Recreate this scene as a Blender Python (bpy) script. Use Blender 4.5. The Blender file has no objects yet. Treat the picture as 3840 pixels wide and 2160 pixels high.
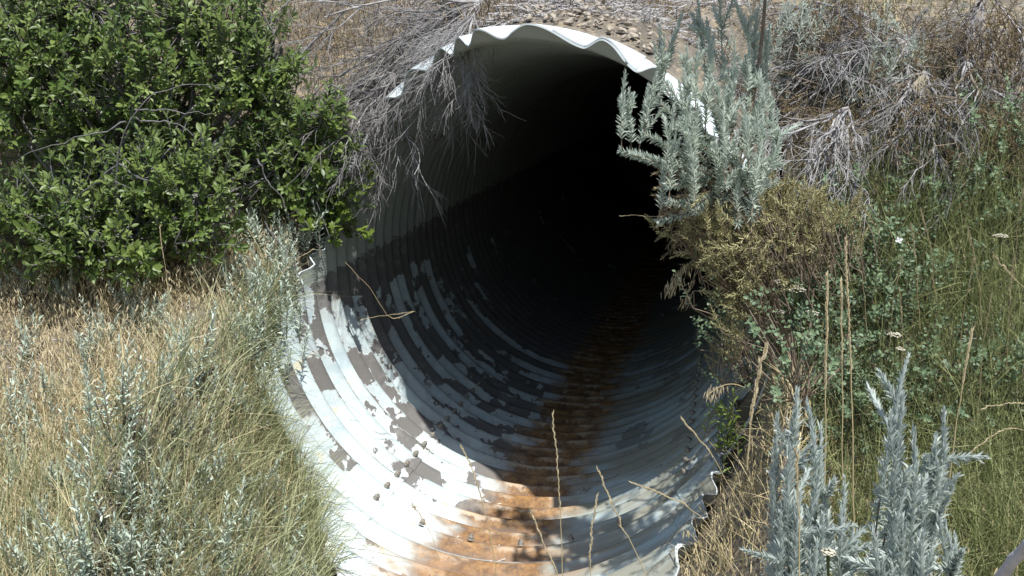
import bpy, math
import numpy as np
from mathutils import Vector, Matrix, Euler

# ------------------------------------------------------------------ camera, sky, sun, exposure
S = bpy.context.scene
COL = S.collection
F_PX, CAM, YAW, PITCH = 1211.0, np.array([0.859, -4.503, 0.778]), 0.183, 0.158
cam = bpy.data.objects.new('camera', bpy.data.cameras.new('camera'))
COL.objects.link(cam)
cam.data.sensor_width = 36.0
cam.data.lens = F_PX / 1024.0 * 36.0
cam.data.clip_start, cam.data.clip_end = 0.05, 1000.0
cam.location = CAM
cam.rotation_euler = (math.pi / 2 - PITCH, 0, YAW)
S.camera = cam

SUN_EL, SUN_AZ = math.radians(62), math.radians(30)      # azimuth: from behind the camera towards the right
LS = np.array([math.sin(SUN_AZ) * math.cos(SUN_EL), -math.cos(SUN_AZ) * math.cos(SUN_EL), math.sin(SUN_EL)])
W = bpy.data.worlds.new('World'); S.world = W; W.use_nodes = True
nt = W.node_tree; nt.nodes.clear()
sky = nt.nodes.new('ShaderNodeTexSky'); sky.sky_type = 'NISHITA'; sky.sun_disc = False
sky.sun_elevation = SUN_EL
sky.sun_rotation = math.atan2(LS[0], LS[1])
sky.air_density, sky.dust_density = 1.0, 1.0
bg = nt.nodes.new('ShaderNodeBackground'); bg.inputs['Strength'].default_value = 0.10
wo = nt.nodes.new('ShaderNodeOutputWorld')
nt.links.new(sky.outputs[0], bg.inputs[0]); nt.links.new(bg.outputs[0], wo.inputs[0])
sl = bpy.data.lights.new('sun', 'SUN'); sl.energy = 4.6; sl.angle = math.radians(0.55); sl.color = (1.0, 0.985, 0.955)
sun = bpy.data.objects.new('sun', sl); COL.objects.link(sun)
sun.rotation_euler = Vector(-LS).to_track_quat('-Z', 'Y').to_euler()
sun.location = (3, -6, 8)
S.view_settings.view_transform = 'Standard'; S.view_settings.look = 'None'
S.view_settings.exposure = 0.64; S.view_settings.gamma = 1.0

rng = np.random.default_rng(7)
RIGHT = np.array([math.cos(YAW), math.sin(YAW), 0.0])
FWD = np.array([-math.sin(YAW) * math.cos(PITCH), math.cos(YAW) * math.cos(PITCH), -math.sin(PITCH)])
UP = np.cross(RIGHT, FWD)

def ray(px, py):
    return (px - 512) / F_PX * RIGHT - (py - 288) / F_PX * UP + FWD

def at(px, py, y):
    """a place in the world: the point at depth y (metres along the pipe) seen at a given bearing"""
    d = ray(px, py)
    return CAM + d * (y - CAM[1]) / d[1]

# ------------------------------------------------------------------ small helpers
def tag(o, label=None, cat=None, group=None, kind=None):
    if label: o['label'] = label
    if cat: o['category'] = cat
    if group: o['group'] = group
    if kind: o['kind'] = kind
    return o

def empty(name, loc, label, cat, group=None):
    o = bpy.data.objects.new(name, None); COL.objects.link(o)
    o.location = [float(c) for c in loc]; o.empty_display_size = 0.1
    return tag(o, label, cat, group)

def place(me, name, parent=None, mat=None, kind=None, world=True):
    o = bpy.data.objects.new(name, me); COL.objects.link(o)
    if mat is not None and not me.materials: me.materials.append(mat)
    if parent is not None:
        o.parent = parent
        if world: o.matrix_parent_inverse = Matrix.Translation(-Vector(parent.location))
    if kind: o['kind'] = kind
    return o

class Mesh:
    """collects pieces of geometry (numpy) for ONE mesh"""
    def __init__(self): self.v = []; self.f = []; self.r = []; self.uv = []; self.n = 0
    def add(self, V, F, r=0.5):
        V = np.asarray(V, float); F = np.asarray(F, int)
        self.v.append(V); self.f.append(F + self.n); self.n += len(V)
        self.r.append(np.full(len(V), r) if np.isscalar(r) else np.asarray(r, float))
    def inst(self, T, M, P, r):
        V, F = T; n = len(P)
        if n == 0: return
        W_ = np.einsum('nij,kj->nki', M, V) + P[:, None, :]
        FF = (F[None] + (np.arange(n) * len(V))[:, None, None]).reshape(-1, F.shape[1])
        self.add(W_.reshape(-1, 3), FF, np.repeat(r, len(V)))
    def tube(self, P, R, k=5, r=0.5):
        P = np.asarray(P, float); m = len(P); R = np.broadcast_to(np.asarray(R, float), (m,))
        t = np.gradient(P, axis=0); t /= np.linalg.norm(t, axis=1)[:, None] + 1e-9
        ref = np.array([0.31, 0.52, 0.79]) if abs(t[0] @ np.array([0.31, 0.52, 0.79])) < 0.9 else np.array([0.9, -0.3, 0.2])
        a = np.cross(t, ref); a /= np.linalg.norm(a, axis=1)[:, None] + 1e-9
        b = np.cross(t, a)
        an = np.arange(k) * 2 * np.pi / k
        V = P[:, None] + R[:, None, None] * (np.cos(an)[None, :, None] * a[:, None] + np.sin(an)[None, :, None] * b[:, None])
        i = np.arange(m - 1)[:, None] * k; j = np.arange(k)[None]; j2 = (j + 1) % k
        F = np.stack([i + j, i + j2, i + k + j2, i + k + j], -1).reshape(-1, 4)
        self.add(V.reshape(-1, 3), F, r)
    def mesh(self, name, mat=None, smooth=False):
        me = bpy.data.meshes.new(name)
        V = np.concatenate(self.v); R = np.concatenate(self.r)
        quads = [f for f in self.f if f.shape[1] == 4]; tris = [f for f in self.f if f.shape[1] == 3]
        li, ls = [], []; off = 0
        for fs, w in ((quads, 4), (tris, 3)):
            if fs:
                a = np.concatenate(fs); li.append(a.ravel()); ls.append(off + np.arange(len(a)) * w); off += a.size
        li = np.concatenate(li).astype(np.int32); ls = np.concatenate(ls).astype(np.int32)
        me.vertices.add(len(V)); me.vertices.foreach_set('co', V.astype(np.float32).ravel())
        me.loops.add(len(li)); me.loops.foreach_set('vertex_index', li)
        me.polygons.add(len(ls)); me.polygons.foreach_set('loop_start', ls)
        me.update(calc_edges=True)
        at_ = me.attributes.new('rnd', 'FLOAT', 'POINT'); at_.data.foreach_set('value', R.astype(np.float32))
        if smooth: me.polygons.foreach_set('use_smooth', np.ones(len(ls), bool))
        if mat is not None: me.materials.append(mat)
        return me

def unit(v):
    v = np.asarray(v, float); return v / (np.linalg.norm(v, axis=-1, keepdims=True) + 1e-12)

# ------------------------------------------------------------------ materials
def new_mat(name):
    m = bpy.data.materials.new(name); m.use_nodes = True; m.node_tree.nodes.clear(); return m

class NT:
    def __init__(self, mat): self.t = mat.node_tree
    def n(self, typ, **kw):
        nd = self.t.nodes.new('ShaderNode' + typ)
        for k, v in kw.items():
            if k.startswith('i_'):
                key = k[2:]; nd.inputs[int(key) if key.isdigit() else key].default_value = v
            else: setattr(nd, k, v)
        return nd
    def l(self, a, b): self.t.links.new(a, b)
    def val(self, x, sock):
        if hasattr(x, 'is_linked') or hasattr(x, 'links'): self.l(x, sock)
        else: sock.default_value = x
    def math(self, op, a, b=0.0, c=0.0, clamp=False):
        nd = self.n('Math', operation=op, use_clamp=clamp)
        for i, x in enumerate((a, b, c)): self.val(x, nd.inputs[i])
        return nd.outputs[0]
    def step(self, x, lo, hi):
        nd = self.n('MapRange', interpolation_type='SMOOTHSTEP', clamp=True)
        self.val(x, nd.inputs[0]); self.val(lo, nd.inputs[1]); self.val(hi, nd.inputs[2])
        return nd.outputs[0]
    def mix(self, f, a, b):
        nd = self.n('Mix', data_type='RGBA'); self.val(f, nd.inputs[0])
        for x, s in ((a, nd.inputs[6]), (b, nd.inputs[7])):
            if isinstance(x, tuple): s.default_value = (*x, 1) if len(x) == 3 else x
            else: self.l(x, s)
        return nd.outputs[2]
    def noise(self, vec, scale, detail=3.0, rough=0.55, dist=0.0):
        nd = self.n('TexNoise'); self.l(vec, nd.inputs['Vector'])
        nd.inputs['Scale'].default_value = scale; nd.inputs['Detail'].default_value = detail
        nd.inputs['Roughness'].default_value = rough; nd.inputs['Distortion'].default_value = dist
        return nd.outputs[0]
    def comb(self, x, y, z=0.0):
        nd = self.n('CombineXYZ')
        for i, c in enumerate((x, y, z)): self.val(c, nd.inputs[i])
        return nd.outputs[0]

def leaf_mat(name, c0, c1, under=None, transl=0.3, rough=0.55, spec=0.35):
    m = new_mat(name); k = NT(m)
    a = k.n('Attribute', attribute_name='rnd')
    c = k.mix(a.outputs['Fac'], c0, c1)
    tc = k.n('TexCoord')
    nz = k.noise(tc.outputs['Object'], 60, 2)
    c = k.mix(k.math('MULTIPLY', nz, 0.35), c, tuple(0.55 * x for x in c0))
    if under:
        g = k.n('NewGeometry'); c = k.mix(g.outputs['Backfacing'], c, under)
    p = k.n('BsdfPrincipled'); k.l(c, p.inputs['Base Color']); p.inputs['Roughness'].default_value = rough
    p.inputs['Specular IOR Level'].default_value = spec
    t = k.n('BsdfTranslucent'); k.l(c, t.inputs[0])
    mx = k.n('MixShader'); mx.inputs[0].default_value = transl
    k.l(p.outputs[0], mx.inputs[1]); k.l(t.outputs[0], mx.inputs[2])
    o = k.n('OutputMaterial'); k.l(mx.outputs[0], o.inputs[0])
    return m

def plain_mat(name, c0, c1, scale=30.0, rough=0.8, bump=0.3, spec=0.25, metal=0.0):
    m = new_mat(name); k = NT(m)
    tc = k.n('TexCoord'); a = k.n('Attribute', attribute_name='rnd')
    nz = k.noise(tc.outputs['Object'], scale, 5)
    f = k.math('ADD', k.math('MULTIPLY', nz, 0.9), k.math('MULTIPLY', a.outputs['Fac'], 0.5))
    f = k.step(f, 0.35, 1.05)
    c = k.mix(f, c0, c1)
    p = k.n('BsdfPrincipled'); k.l(c, p.inputs['Base Color']); p.inputs['Roughness'].default_value = rough
    p.inputs['Specular IOR Level'].default_value = spec; p.inputs['Metallic'].default_value = metal
    b = k.n('Bump'); b.inputs['Strength'].default_value = bump; b.inputs['Distance'].default_value = 0.01
    k.l(nz, b.inputs['Height']); k.l(b.outputs[0], p.inputs['Normal'])
    o = k.n('OutputMaterial'); k.l(p.outputs[0], o.inputs[0])
    return m

MAT = dict(
    shrub=leaf_mat('shrub_leaf', (0.07, 0.125, 0.025), (0.24, 0.31, 0.08), under=(0.24, 0.30, 0.13), transl=0.36, rough=0.42, spec=0.5),
    currant=leaf_mat('currant_leaf', (0.09, 0.15, 0.025), (0.21, 0.28, 0.05), under=(0.18, 0.24, 0.09), transl=0.35, rough=0.45),
    sage=leaf_mat('sage_leaf', (0.52, 0.60, 0.51), (0.77, 0.83, 0.74), transl=0.45, rough=0.7, spec=0.2),
    sagepale=leaf_mat('pale_sage_leaf', (0.50, 0.57, 0.52), (0.74, 0.80, 0.75), transl=0.42, rough=0.7, spec=0.2),
    sagedry=leaf_mat('dry_sage_leaf', (0.26, 0.20, 0.11), (0.50, 0.42, 0.26), transl=0.2, rough=0.75, spec=0.2),
    mug=leaf_mat('silver_herb_leaf', (0.38, 0.46, 0.36), (0.64, 0.72, 0.61), transl=0.2, rough=0.7, spec=0.2),
    snow=leaf_mat('snowberry_leaf', (0.08, 0.14, 0.07), (0.24, 0.32, 0.18), under=(0.22, 0.28, 0.20), transl=0.25, rough=0.5, spec=0.4),
    olive=leaf_mat('olive_leaf', (0.27, 0.26, 0.11), (0.58, 0.53, 0.29), transl=0.25, rough=0.7, spec=0.2),
    tan=leaf_mat('dry_grass', (0.42, 0.34, 0.18), (0.72, 0.62, 0.38), transl=0.25, rough=0.7, spec=0.25),
    head=leaf_mat('dry_seed_head', (0.52, 0.43, 0.27), (0.76, 0.67, 0.47), transl=0.25, rough=0.7, spec=0.2),
    grass=leaf_mat('green_grass', (0.21, 0.25, 0.11), (0.54, 0.53, 0.32), transl=0.3, rough=0.5, spec=0.35),
    rgrass=leaf_mat('bank_grass', (0.10, 0.15, 0.05), (0.40, 0.41, 0.19), transl=0.3, rough=0.55, spec=0.3),
    brown=leaf_mat('brown_grass', (0.15, 0.105, 0.055), (0.36, 0.28, 0.16), transl=0.2, rough=0.8, spec=0.2),
    dead=plain_mat('dead_wood', (0.11, 0.10, 0.095), (0.40, 0.39, 0.385), 45, 0.85, 0.5),
    twig=plain_mat('grey_twig', (0.07, 0.065, 0.06), (0.24, 0.235, 0.235), 45, 0.75, 0.4),
    stemd=plain_mat('brown_stem', (0.10, 0.075, 0.05), (0.24, 0.19, 0.14), 45, 0.85, 0.4),
    log=plain_mat('weathered_log', (0.20, 0.19, 0.19), (0.55, 0.53, 0.53), 22, 0.85, 0.8),
    stone=plain_mat('pale_stone', (0.36, 0.31, 0.25), (0.66, 0.60, 0.51), 18, 0.9, 0.5),
    bolt=plain_mat('bolt_steel', (0.13, 0.115, 0.095), (0.36, 0.33, 0.28), 55, 0.6, 0.3, 0.4, 0.25),
    white=leaf_mat('white_petal', (0.80, 0.80, 0.78), (0.86, 0.86, 0.85), transl=0.2, rough=0.6),
    yarrow=leaf_mat('yarrow_head', (0.46, 0.42, 0.30), (0.76, 0.73, 0.60), transl=0.15, rough=0.8, spec=0.2),
)

# ------------------------------------------------------------------ the culvert pipe
PITCHC, RM, AMP = 0.1524, 1.015, 0.0255
RIM_T = np.array([-180, -178, -171, -165, -159, -154, -148, -140, -133, -128, -118, -104, -99, -93, -89, -85, -79, -74, -68, -62, -54, -46, -38, -32, -20, 0, 20,
                  36, 43, 47, 50, 52.5, 55, 58, 62, 75, 90, 105, 120, 135, 144, 150, 159, 163, 176, 180.])
RIM_Y = np.array([.12, .152, .228, .38, .52, .60, .68, .78, .90, .96, .96, .97, .95, .67, .50, .33, .17, .06, -.08, -.14, -.17, -.21, -.38, -.57, -.78, -.85, -.80,
                  -.76, -.66, -.52, -.34, -.20, -.02, .25, .50, .60, .45, .2, -.15, -.36, -.28, -.152, -.076, .0, .076, .12])
def rim_y(t): return np.interp(t, RIM_T, RIM_Y)
def smooth(x, a, b):
    u = np.clip((x - a) / (b - a), 0, 1); return u * u * (3 - 2 * u)
def pipe_r(t, y):
    """t: degrees from the invert, + to the right; y: metres along the pipe"""
    r = RM - AMP * np.cos(2 * np.pi * y / PITCHC)
    r = r + 0.006 * np.sin(np.radians(t) * 3 + y * 1.7) * np.clip(y - .8, 0, 1)
    return r
def pipe_p(t, y, dr=0.0):
    r = pipe_r(t, y) + dr; a = np.radians(t)
    return np.stack([r * np.sin(a), y + 0 * a, -r * np.cos(a)], -1)

def pipe_material():
    m = new_mat('culvert_steel'); k = NT(m)
    uvn = k.n('UVMap', uv_map='UVMap'); sp = k.n('SeparateXYZ'); k.l(uvn.outputs[0], sp.inputs[0])
    u, v = sp.outputs[0], sp.outputs[1]
    band = k.math('FLOOR', k.math('DIVIDE', v, PITCHC))
    wn = k.n('TexWhiteNoise', noise_dimensions='1D'); k.l(band, wn.inputs['W']); bj = wn.outputs['Value']
    vec = k.comb(u, v)
    fine = k.noise(vec, 34, 5, 0.65)
    mid = k.noise(k.comb(k.math('MULTIPLY', u, 1.0), k.math('MULTIPLY', v, 1.5)), 6.0, 4, 0.55)
    big = k.noise(k.comb(k.math('ADD', k.math('MULTIPLY', u, 1.15), k.math('MULTIPLY', bj, 0.35)), k.math('MULTIPLY', v, 1.9), 3.7), 2.4, 3, 0.55)
    grain = k.noise(vec, 160, 3, 0.7)
    # ---- bare zinc, chalky, blue-grey, with mottles
    zinc = k.mix(mid, (0.36, 0.45, 0.46), (0.60, 0.66, 0.65))
    zinc = k.mix(k.step(k.noise(k.comb(u, v, 9.1), 11, 4, 0.6), 0.56, 0.72), zinc, (0.55, 0.50, 0.36))
    zinc = k.mix(k.math('MULTIPLY', k.step(grain, 0.5, 0.75), 0.22), zinc, (0.22, 0.26, 0.27))
    # ---- grey coating that still sticks in patches
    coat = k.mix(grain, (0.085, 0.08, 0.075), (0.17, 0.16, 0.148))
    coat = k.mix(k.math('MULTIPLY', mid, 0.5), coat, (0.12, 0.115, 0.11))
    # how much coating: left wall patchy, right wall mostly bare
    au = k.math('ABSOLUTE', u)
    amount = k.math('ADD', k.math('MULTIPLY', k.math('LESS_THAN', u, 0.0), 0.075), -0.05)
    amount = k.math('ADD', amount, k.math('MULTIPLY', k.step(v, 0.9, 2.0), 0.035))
    amount = k.math('ADD', amount, k.math('MULTIPLY', k.step(v, 2.1, 4.6), 0.19))  # more dark coat deep inside, partly painting in the darkness there
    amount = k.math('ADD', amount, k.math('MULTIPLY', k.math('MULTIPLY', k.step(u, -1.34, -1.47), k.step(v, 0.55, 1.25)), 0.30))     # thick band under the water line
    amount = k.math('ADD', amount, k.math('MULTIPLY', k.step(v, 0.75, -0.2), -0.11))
    pf = k.math('ADD', k.math('ADD', big, amount), k.math('MULTIPLY', k.math('SUBTRACT', fine, 0.5), 0.20))
    pf = k.math('ADD', pf, k.math('MULTIPLY', k.math('SUBTRACT', mid, 0.5), 0.34))
    pf = k.math('ADD', pf, k.math('MULTIPLY', k.math('SUBTRACT', bj, 0.5), 0.07))
    vo = k.n('TexVoronoi', feature='F1'); k.l(k.comb(k.math('MULTIPLY', u, 0.8), k.math('MULTIPLY', v, 1.2)), vo.inputs['Vector']); vo.inputs['Scale'].default_value = 26
    fl = k.n('SeparateColor'); k.l(vo.outputs['Color'], fl.inputs[0])
    pf = k.math('ADD', pf, k.math('MULTIPLY', k.math('SUBTRACT', fl.outputs[0], 0.5), 0.055))
    soft = k.math('MULTIPLY', k.step(k.noise(k.comb(u, v, 30.0), 3.0, 3), 0.45, 0.75), 0.05)
    patch = k.step(pf, k.math('SUBTRACT', 0.547, soft), k.math('ADD', 0.553, soft))
    edge = k.math('MULTIPLY', k.step(pf, 0.525, 0.545), k.math('SUBTRACT', 1.0, patch))
    # thin chalky film and stains left where the coat has mostly gone
    film = k.math('MULTIPLY', k.step(k.math('ADD', pf, k.math('MULTIPLY', k.math('SUBTRACT', k.noise(k.comb(u, v, 12.3), 17, 5, 0.7), 0.5), 0.35)), 0.40, 0.52), 0.45)
    zinc = k.mix(film, zinc, (0.30, 0.33, 0.33))
    blot = k.step(k.noise(k.comb(u, k.math('MULTIPLY', v, 0.8), 7.7), 4.2, 5, 0.65), 0.52, 0.68)
    zinc = k.mix(k.math('MULTIPLY', blot, 0.45), zinc, (0.27, 0.36, 0.40))
    zinc = k.mix(k.math('MULTIPLY', k.step(k.noise(k.comb(u, k.math('MULTIPLY', v, 0.5), 15.0), 48, 4, 0.75), 0.60, 0.70), 0.5), zinc, (0.20, 0.16, 0.11))
    coat = k.mix(k.math('MULTIPLY', k.step(k.noise(k.comb(u, v, 21.0), 13, 5, 0.7), 0.50, 0.70), 0.55), coat, (0.235, 0.225, 0.21))
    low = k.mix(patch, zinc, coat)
    low = k.mix(k.math('MULTIPLY', edge, 0.35), low, (0.70, 0.72, 0.70))
    # ---- brown circumferential streaks on the right-hand wall
    streak = k.noise(k.comb(k.math('MULTIPLY', u, 0.9), k.math('MULTIPLY', v, 9.0), 1.3), 2.6, 3, 0.5)
    onright = k.step(u, 0.05, 0.22)
    low = k.mix(k.math('MULTIPLY', onright, 0.45), low, (0.22, 0.28, 0.28))
    low = k.mix(k.math('MULTIPLY', k.math('MULTIPLY', k.step(streak, 0.36, 0.60), onright), 0.75), low, (0.22, 0.195, 0.13))
    # ---- rust along the invert
    ph = k.math('FRACT', k.math('DIVIDE', v, PITCHC))
    wr = k.math('ADD', 0.16, k.math('MULTIPLY', k.math('SUBTRACT', k.noise(k.comb(u, k.math('MULTIPLY', v, 2.5), 5.0), 5, 3), 0.5), 0.34))
    wr = k.math('ADD', wr, k.math('MULTIPLY', k.step(v, 0.5, -0.3), 0.07))
    rim_ = k.math('ABSOLUTE', k.math('ADD', u, k.math('MULTIPLY', k.step(v, 0.8, -0.6), 0.10)))
    rust = k.step(k.math('ADD', k.math('SUBTRACT', rim_, wr), k.math('MULTIPLY', k.math('ABSOLUTE', k.math('SUBTRACT', ph, 0.5)), -0.12)), 0.055, -0.09)
    rn = k.step(k.noise(k.comb(k.math('MULTIPLY', u, 0.6), v, 2.0), 26, 6, 0.75), 0.3, 0.7)
    rc = k.mix(rn, (0.075, 0.034, 0.015), (0.36, 0.185, 0.055))
    rc = k.mix(k.step(k.noise(k.comb(u, v, 6.0), 60, 4, 0.7), 0.58, 0.66), rc, (0.09, 0.035, 0.015))
    crust = k.math('MULTIPLY', k.step(k.math('ADD', ph, k.math('MULTIPLY', k.math('SUBTRACT', fine, 0.5), 0.5)), 0.80, 0.90), k.step(mid, 0.45, 0.6))
    rc = k.mix(k.math('MULTIPLY', crust, 0.7), rc, (0.55, 0.45, 0.33))
    silt = k.math('MULTIPLY', k.step(k.math('ABSOLUTE', k.math('SUBTRACT', ph, 0.5)), 0.28, 0.06), 0.85)
    rc = k.mix(silt, rc, (0.11, 0.075, 0.06))
    bleed = k.math('MULTIPLY', k.step(k.math('SUBTRACT', rim_, wr), 0.20, -0.02), k.step(k.noise(k.comb(u, k.math('MULTIPLY', v, 2.0), 17.0), 9, 4, 0.65), 0.38, 0.66))
    low = k.mix(k.math('MULTIPLY', bleed, 0.55), low, (0.24, 0.17, 0.10))
    low = k.mix(k.math('MULTIPLY', rust, 0.93), low, rc)
    # faint brown tide stain beside the rust near the mouth
    st = k.math('MULTIPLY', k.step(au, 0.62, 0.2), k.step(v, 0.25, -0.35))
    st = k.math('MULTIPLY', st, k.step(mid, 0.42, 0.62))
    low = k.mix(k.math('MULTIPLY', st, 0.75), low, (0.34, 0.215, 0.13))
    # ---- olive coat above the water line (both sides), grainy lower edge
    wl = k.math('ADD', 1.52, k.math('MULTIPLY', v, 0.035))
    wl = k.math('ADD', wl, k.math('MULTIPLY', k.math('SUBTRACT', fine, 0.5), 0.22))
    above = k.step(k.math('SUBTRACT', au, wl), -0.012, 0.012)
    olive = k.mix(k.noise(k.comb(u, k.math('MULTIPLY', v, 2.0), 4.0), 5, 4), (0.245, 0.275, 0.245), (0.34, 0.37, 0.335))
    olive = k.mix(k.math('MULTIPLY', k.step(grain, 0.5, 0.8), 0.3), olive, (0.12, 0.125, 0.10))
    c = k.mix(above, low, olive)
    # outside skin and cut edge are bare zinc
    isout = k.math('GREATER_THAN', sp.outputs[0], 50.0)
    at_ = k.n('Attribute', attribute_name='rnd')
    out = k.step(at_.outputs['Fac'], 0.6, 0.7)
    c = k.mix(out, c, k.mix(k.math('MULTIPLY', k.step(k.noise(vec, 22, 5, 0.7), 0.55, 0.7), 0.5), k.mix(mid, (0.46, 0.52, 0.52), (0.62, 0.66, 0.66)), (0.30, 0.28, 0.24)))
    p = k.n('BsdfPrincipled'); k.l(c, p.inputs['Base Color'])
    ro = k.math('ADD', 0.42, k.math('MULTIPLY', k.math('MAXIMUM', patch, rust), 0.3)); k.l(ro, p.inputs['Roughness'])
    p.inputs['Specular IOR Level'].default_value = 0.4
    h = k.math('ADD', k.math('MULTIPLY', patch, 0.5), k.math('ADD', k.math('MULTIPLY', grain, 0.25), k.math('MULTIPLY', k.math('MULTIPLY', rn, rust), 0.9)))
    b = k.n('Bump'); b.inputs['Strength'].default_value = 0.45; b.inputs['Distance'].default_value = 0.006
    k.l(h, b.inputs['Height']); k.l(b.outputs[0], p.inputs['Normal'])
    o = k.n('OutputMaterial'); k.l(p.outputs[0], o.inputs[0])
    return m

def build_pipe():
    mat = pipe_material()
    root = empty('culvert_pipe', (0, 0, -1.04), 'large round corrugated steel culvert pipe with peeling coating and rusty floor', 'culvert')
    R0 = -0.125
    rings = [(-2.0, 0.05, [-150, -33, 45, 150], 0.5, 1.0, False)]
    starts = [R0 + 2.4384 * i for i in range(7)]
    seams = [[-126.5, -32.8, 45.0, 135.0], [-150, -60, 20, 110.0]]
    for i in range(6):
        rings.append((starts[i], starts[i + 1] + (0.06 if i < 5 else 0), seams[i % 2], 0.75 if i == 0 else 1.5, 1.0 if i < 2 else 0.6, True))
    for ri, (ya, yb, sm, dt, dens, inner) in enumerate(rings):
        ss = sorted(sm); ss = ss + [ss[0] + 360]
        for pi in range(len(ss) - 1):
            ov = 2.2 if pi % 2 == 0 else 0.0
            t0, t1 = ss[pi] - ov, ss[pi + 1] + ov
            dr0 = (-0.007 if pi % 2 == 0 else 0.0) + (0.009 if ri == 0 else 0.0)
            nt_ = int((t1 - t0) / dt) + 1
            t = np.linspace(t0, t1, nt_)
            tw = (t + 180) % 360 - 180
            rim = rim_y(tw)
            y0 = np.maximum(rim, ya); y1 = np.full_like(t, yb)
            ok = y0 < y1 - 0.004
            if not ok.any(): continue
            # ring 0 keeps only the floor and lower sides
            ny = max(8, int((yb - max(ya, float(y0.min()))) / PITCHC * 12 * dens))
            s = np.linspace(0, 1, ny)[None]
            if ri == 0:
                idx = np.where(ok)[0]; t = t[idx[0]:idx[-1] + 1]; y0 = y0[idx[0]:idx[-1] + 1]; y1 = y1[idx[0]:idx[-1] + 1]
                y0 = np.minimum(y0, y1 - 0.003)
            Y = y0[:, None] + (y1 - y0)[:, None] * s
            T = np.repeat(t[:, None], ny, 1)
            # slight curl of the free front edge
            curl = 0.0
            A = pipe_p(T, Y, dr0 + curl); nt_ = len(t)
            mb = Mesh()
            i, j = np.meshgrid(np.arange(nt_ - 1), np.arange(ny - 1), indexing='ij')
            q = np.stack([i * ny + j, i * ny + j + 1, (i + 1) * ny + j + 1, (i + 1) * ny + j], -1).reshape(-1, 4)
            mb.add(A.reshape(-1, 3), q[:, ::-1], 0.0)
            UV = [np.stack([np.radians((T + 180) % 360 - 180) * RM, Y], -1).reshape(-1, 2)]
            if ri <= 1:
                B = pipe_p(T, Y, dr0 + 0.0065)
                mb.add(B.reshape(-1, 3), q, 1.0); UV.append(UV[0])
                # cut edges: front, back and both long sides
                def strip(a, b, uv):
                    n = len(a); mb.add(np.concatenate([a, b]), np.stack([np.arange(n - 1), np.arange(1, n), n + np.arange(1, n), n + np.arange(n - 1)], -1), 0.8)
                    UV.append(np.concatenate([uv, uv]))
                uvg = UV[0].reshape(nt_, ny, 2)
                strip(A[:, 0], B[:, 0], uvg[:, 0]); strip(A[0], B[0], uvg[0]); strip(A[-1], B[-1], uvg[-1]); strip(A[:, -1], B[:, -1], uvg[:, -1])
            me = mb.mesh('plate', mat, True)
            uvl = me.uv_layers.new(name='UVMap')
            vi = np.zeros(len(me.loops), np.int32); me.loops.foreach_get('vertex_index', vi)
            # keep faces on the +-180 line continuous
            U = np.concatenate(UV)[vi]
            uvl.data.foreach_set('uv', U.astype(np.float32).ravel())
            place(me, 'plate', root)
    # ---- bolts: washer, hexagonal nut, shank end
    mb = Mesh()
    def prism(n, r, z0, z1, ch=0.0):
        a = np.arange(n) * 2 * np.pi / n
        rs = [(r, z0), (r, z1 - ch), (r - ch, z1)] if ch else [(r, z0), (r, z1)]
        V = np.concatenate([np.stack([rr * np.cos(a), rr * np.sin(a), np.full(n, z)], -1) for rr, z in rs])
        k = len(rs); j = np.arange(n); j2 = (j + 1) % n
        F = np.concatenate([np.stack([q * n + j, q * n + j2, (q + 1) * n + j2, (q + 1) * n + j], -1) for q in range(k - 1)])
        b0 = mb.n; mb.add(V, F, 0.5)
        c = np.array([[0, 0, z1]]); mb.add(c, np.stack([j * 0, j * 0, j * 0], -1)[:0], 0.5)
        ci = mb.n - 1
        mb.f.append(np.stack([b0 + (k - 1) * n + j, b0 + (k - 1) * n + j2, np.full(n, ci)], -1))
    prism(12, 0.0135, 0.0, 0.0025); prism(6, 0.0118, 0.0025, 0.015, 0.001); prism(8, 0.0066, 0.015, 0.022, 0.001)
    bm = mb.mesh('bolt', MAT['bolt'])
    spots = []
    for kx in range(0, 15): spots.append((-32.8, kx * PITCHC))
    for kx in range(1, 16): spots.append((45.0, kx * PITCHC))
    for kx in range(7, 16): spots.append((-124.0, kx * PITCHC))
    for th in (-20.4, -8.3, 3.6, 15.5, 27.5): spots.append((th, 0.0))
    for y in (16, 32):
        for th in (-72, -59, -46, -33, -19.8, -6.3, 6.5, 19.5, 33, 46): spots.append((th, y * PITCHC))
    for th, y in spots:
        if y < rim_y(th) + 0.04: continue
        o = place(bm, 'bolt', root, world=False)
        a = math.radians(th); inward = Vector((-math.sin(a), 0, math.cos(a)))
        q = inward.to_track_quat('Z', 'Y'); 
        base = Vector(pipe_p(np.array(th), np.array(y), -0.0075)) + inward * 0.001
        o.rotation_euler = (q.to_matrix() @ Matrix.Rotation(rng.uniform(0, 1.0), 3, 'Z')).to_euler()
        o.location = base - Vector(root.location)
    return root
build_pipe()

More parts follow.
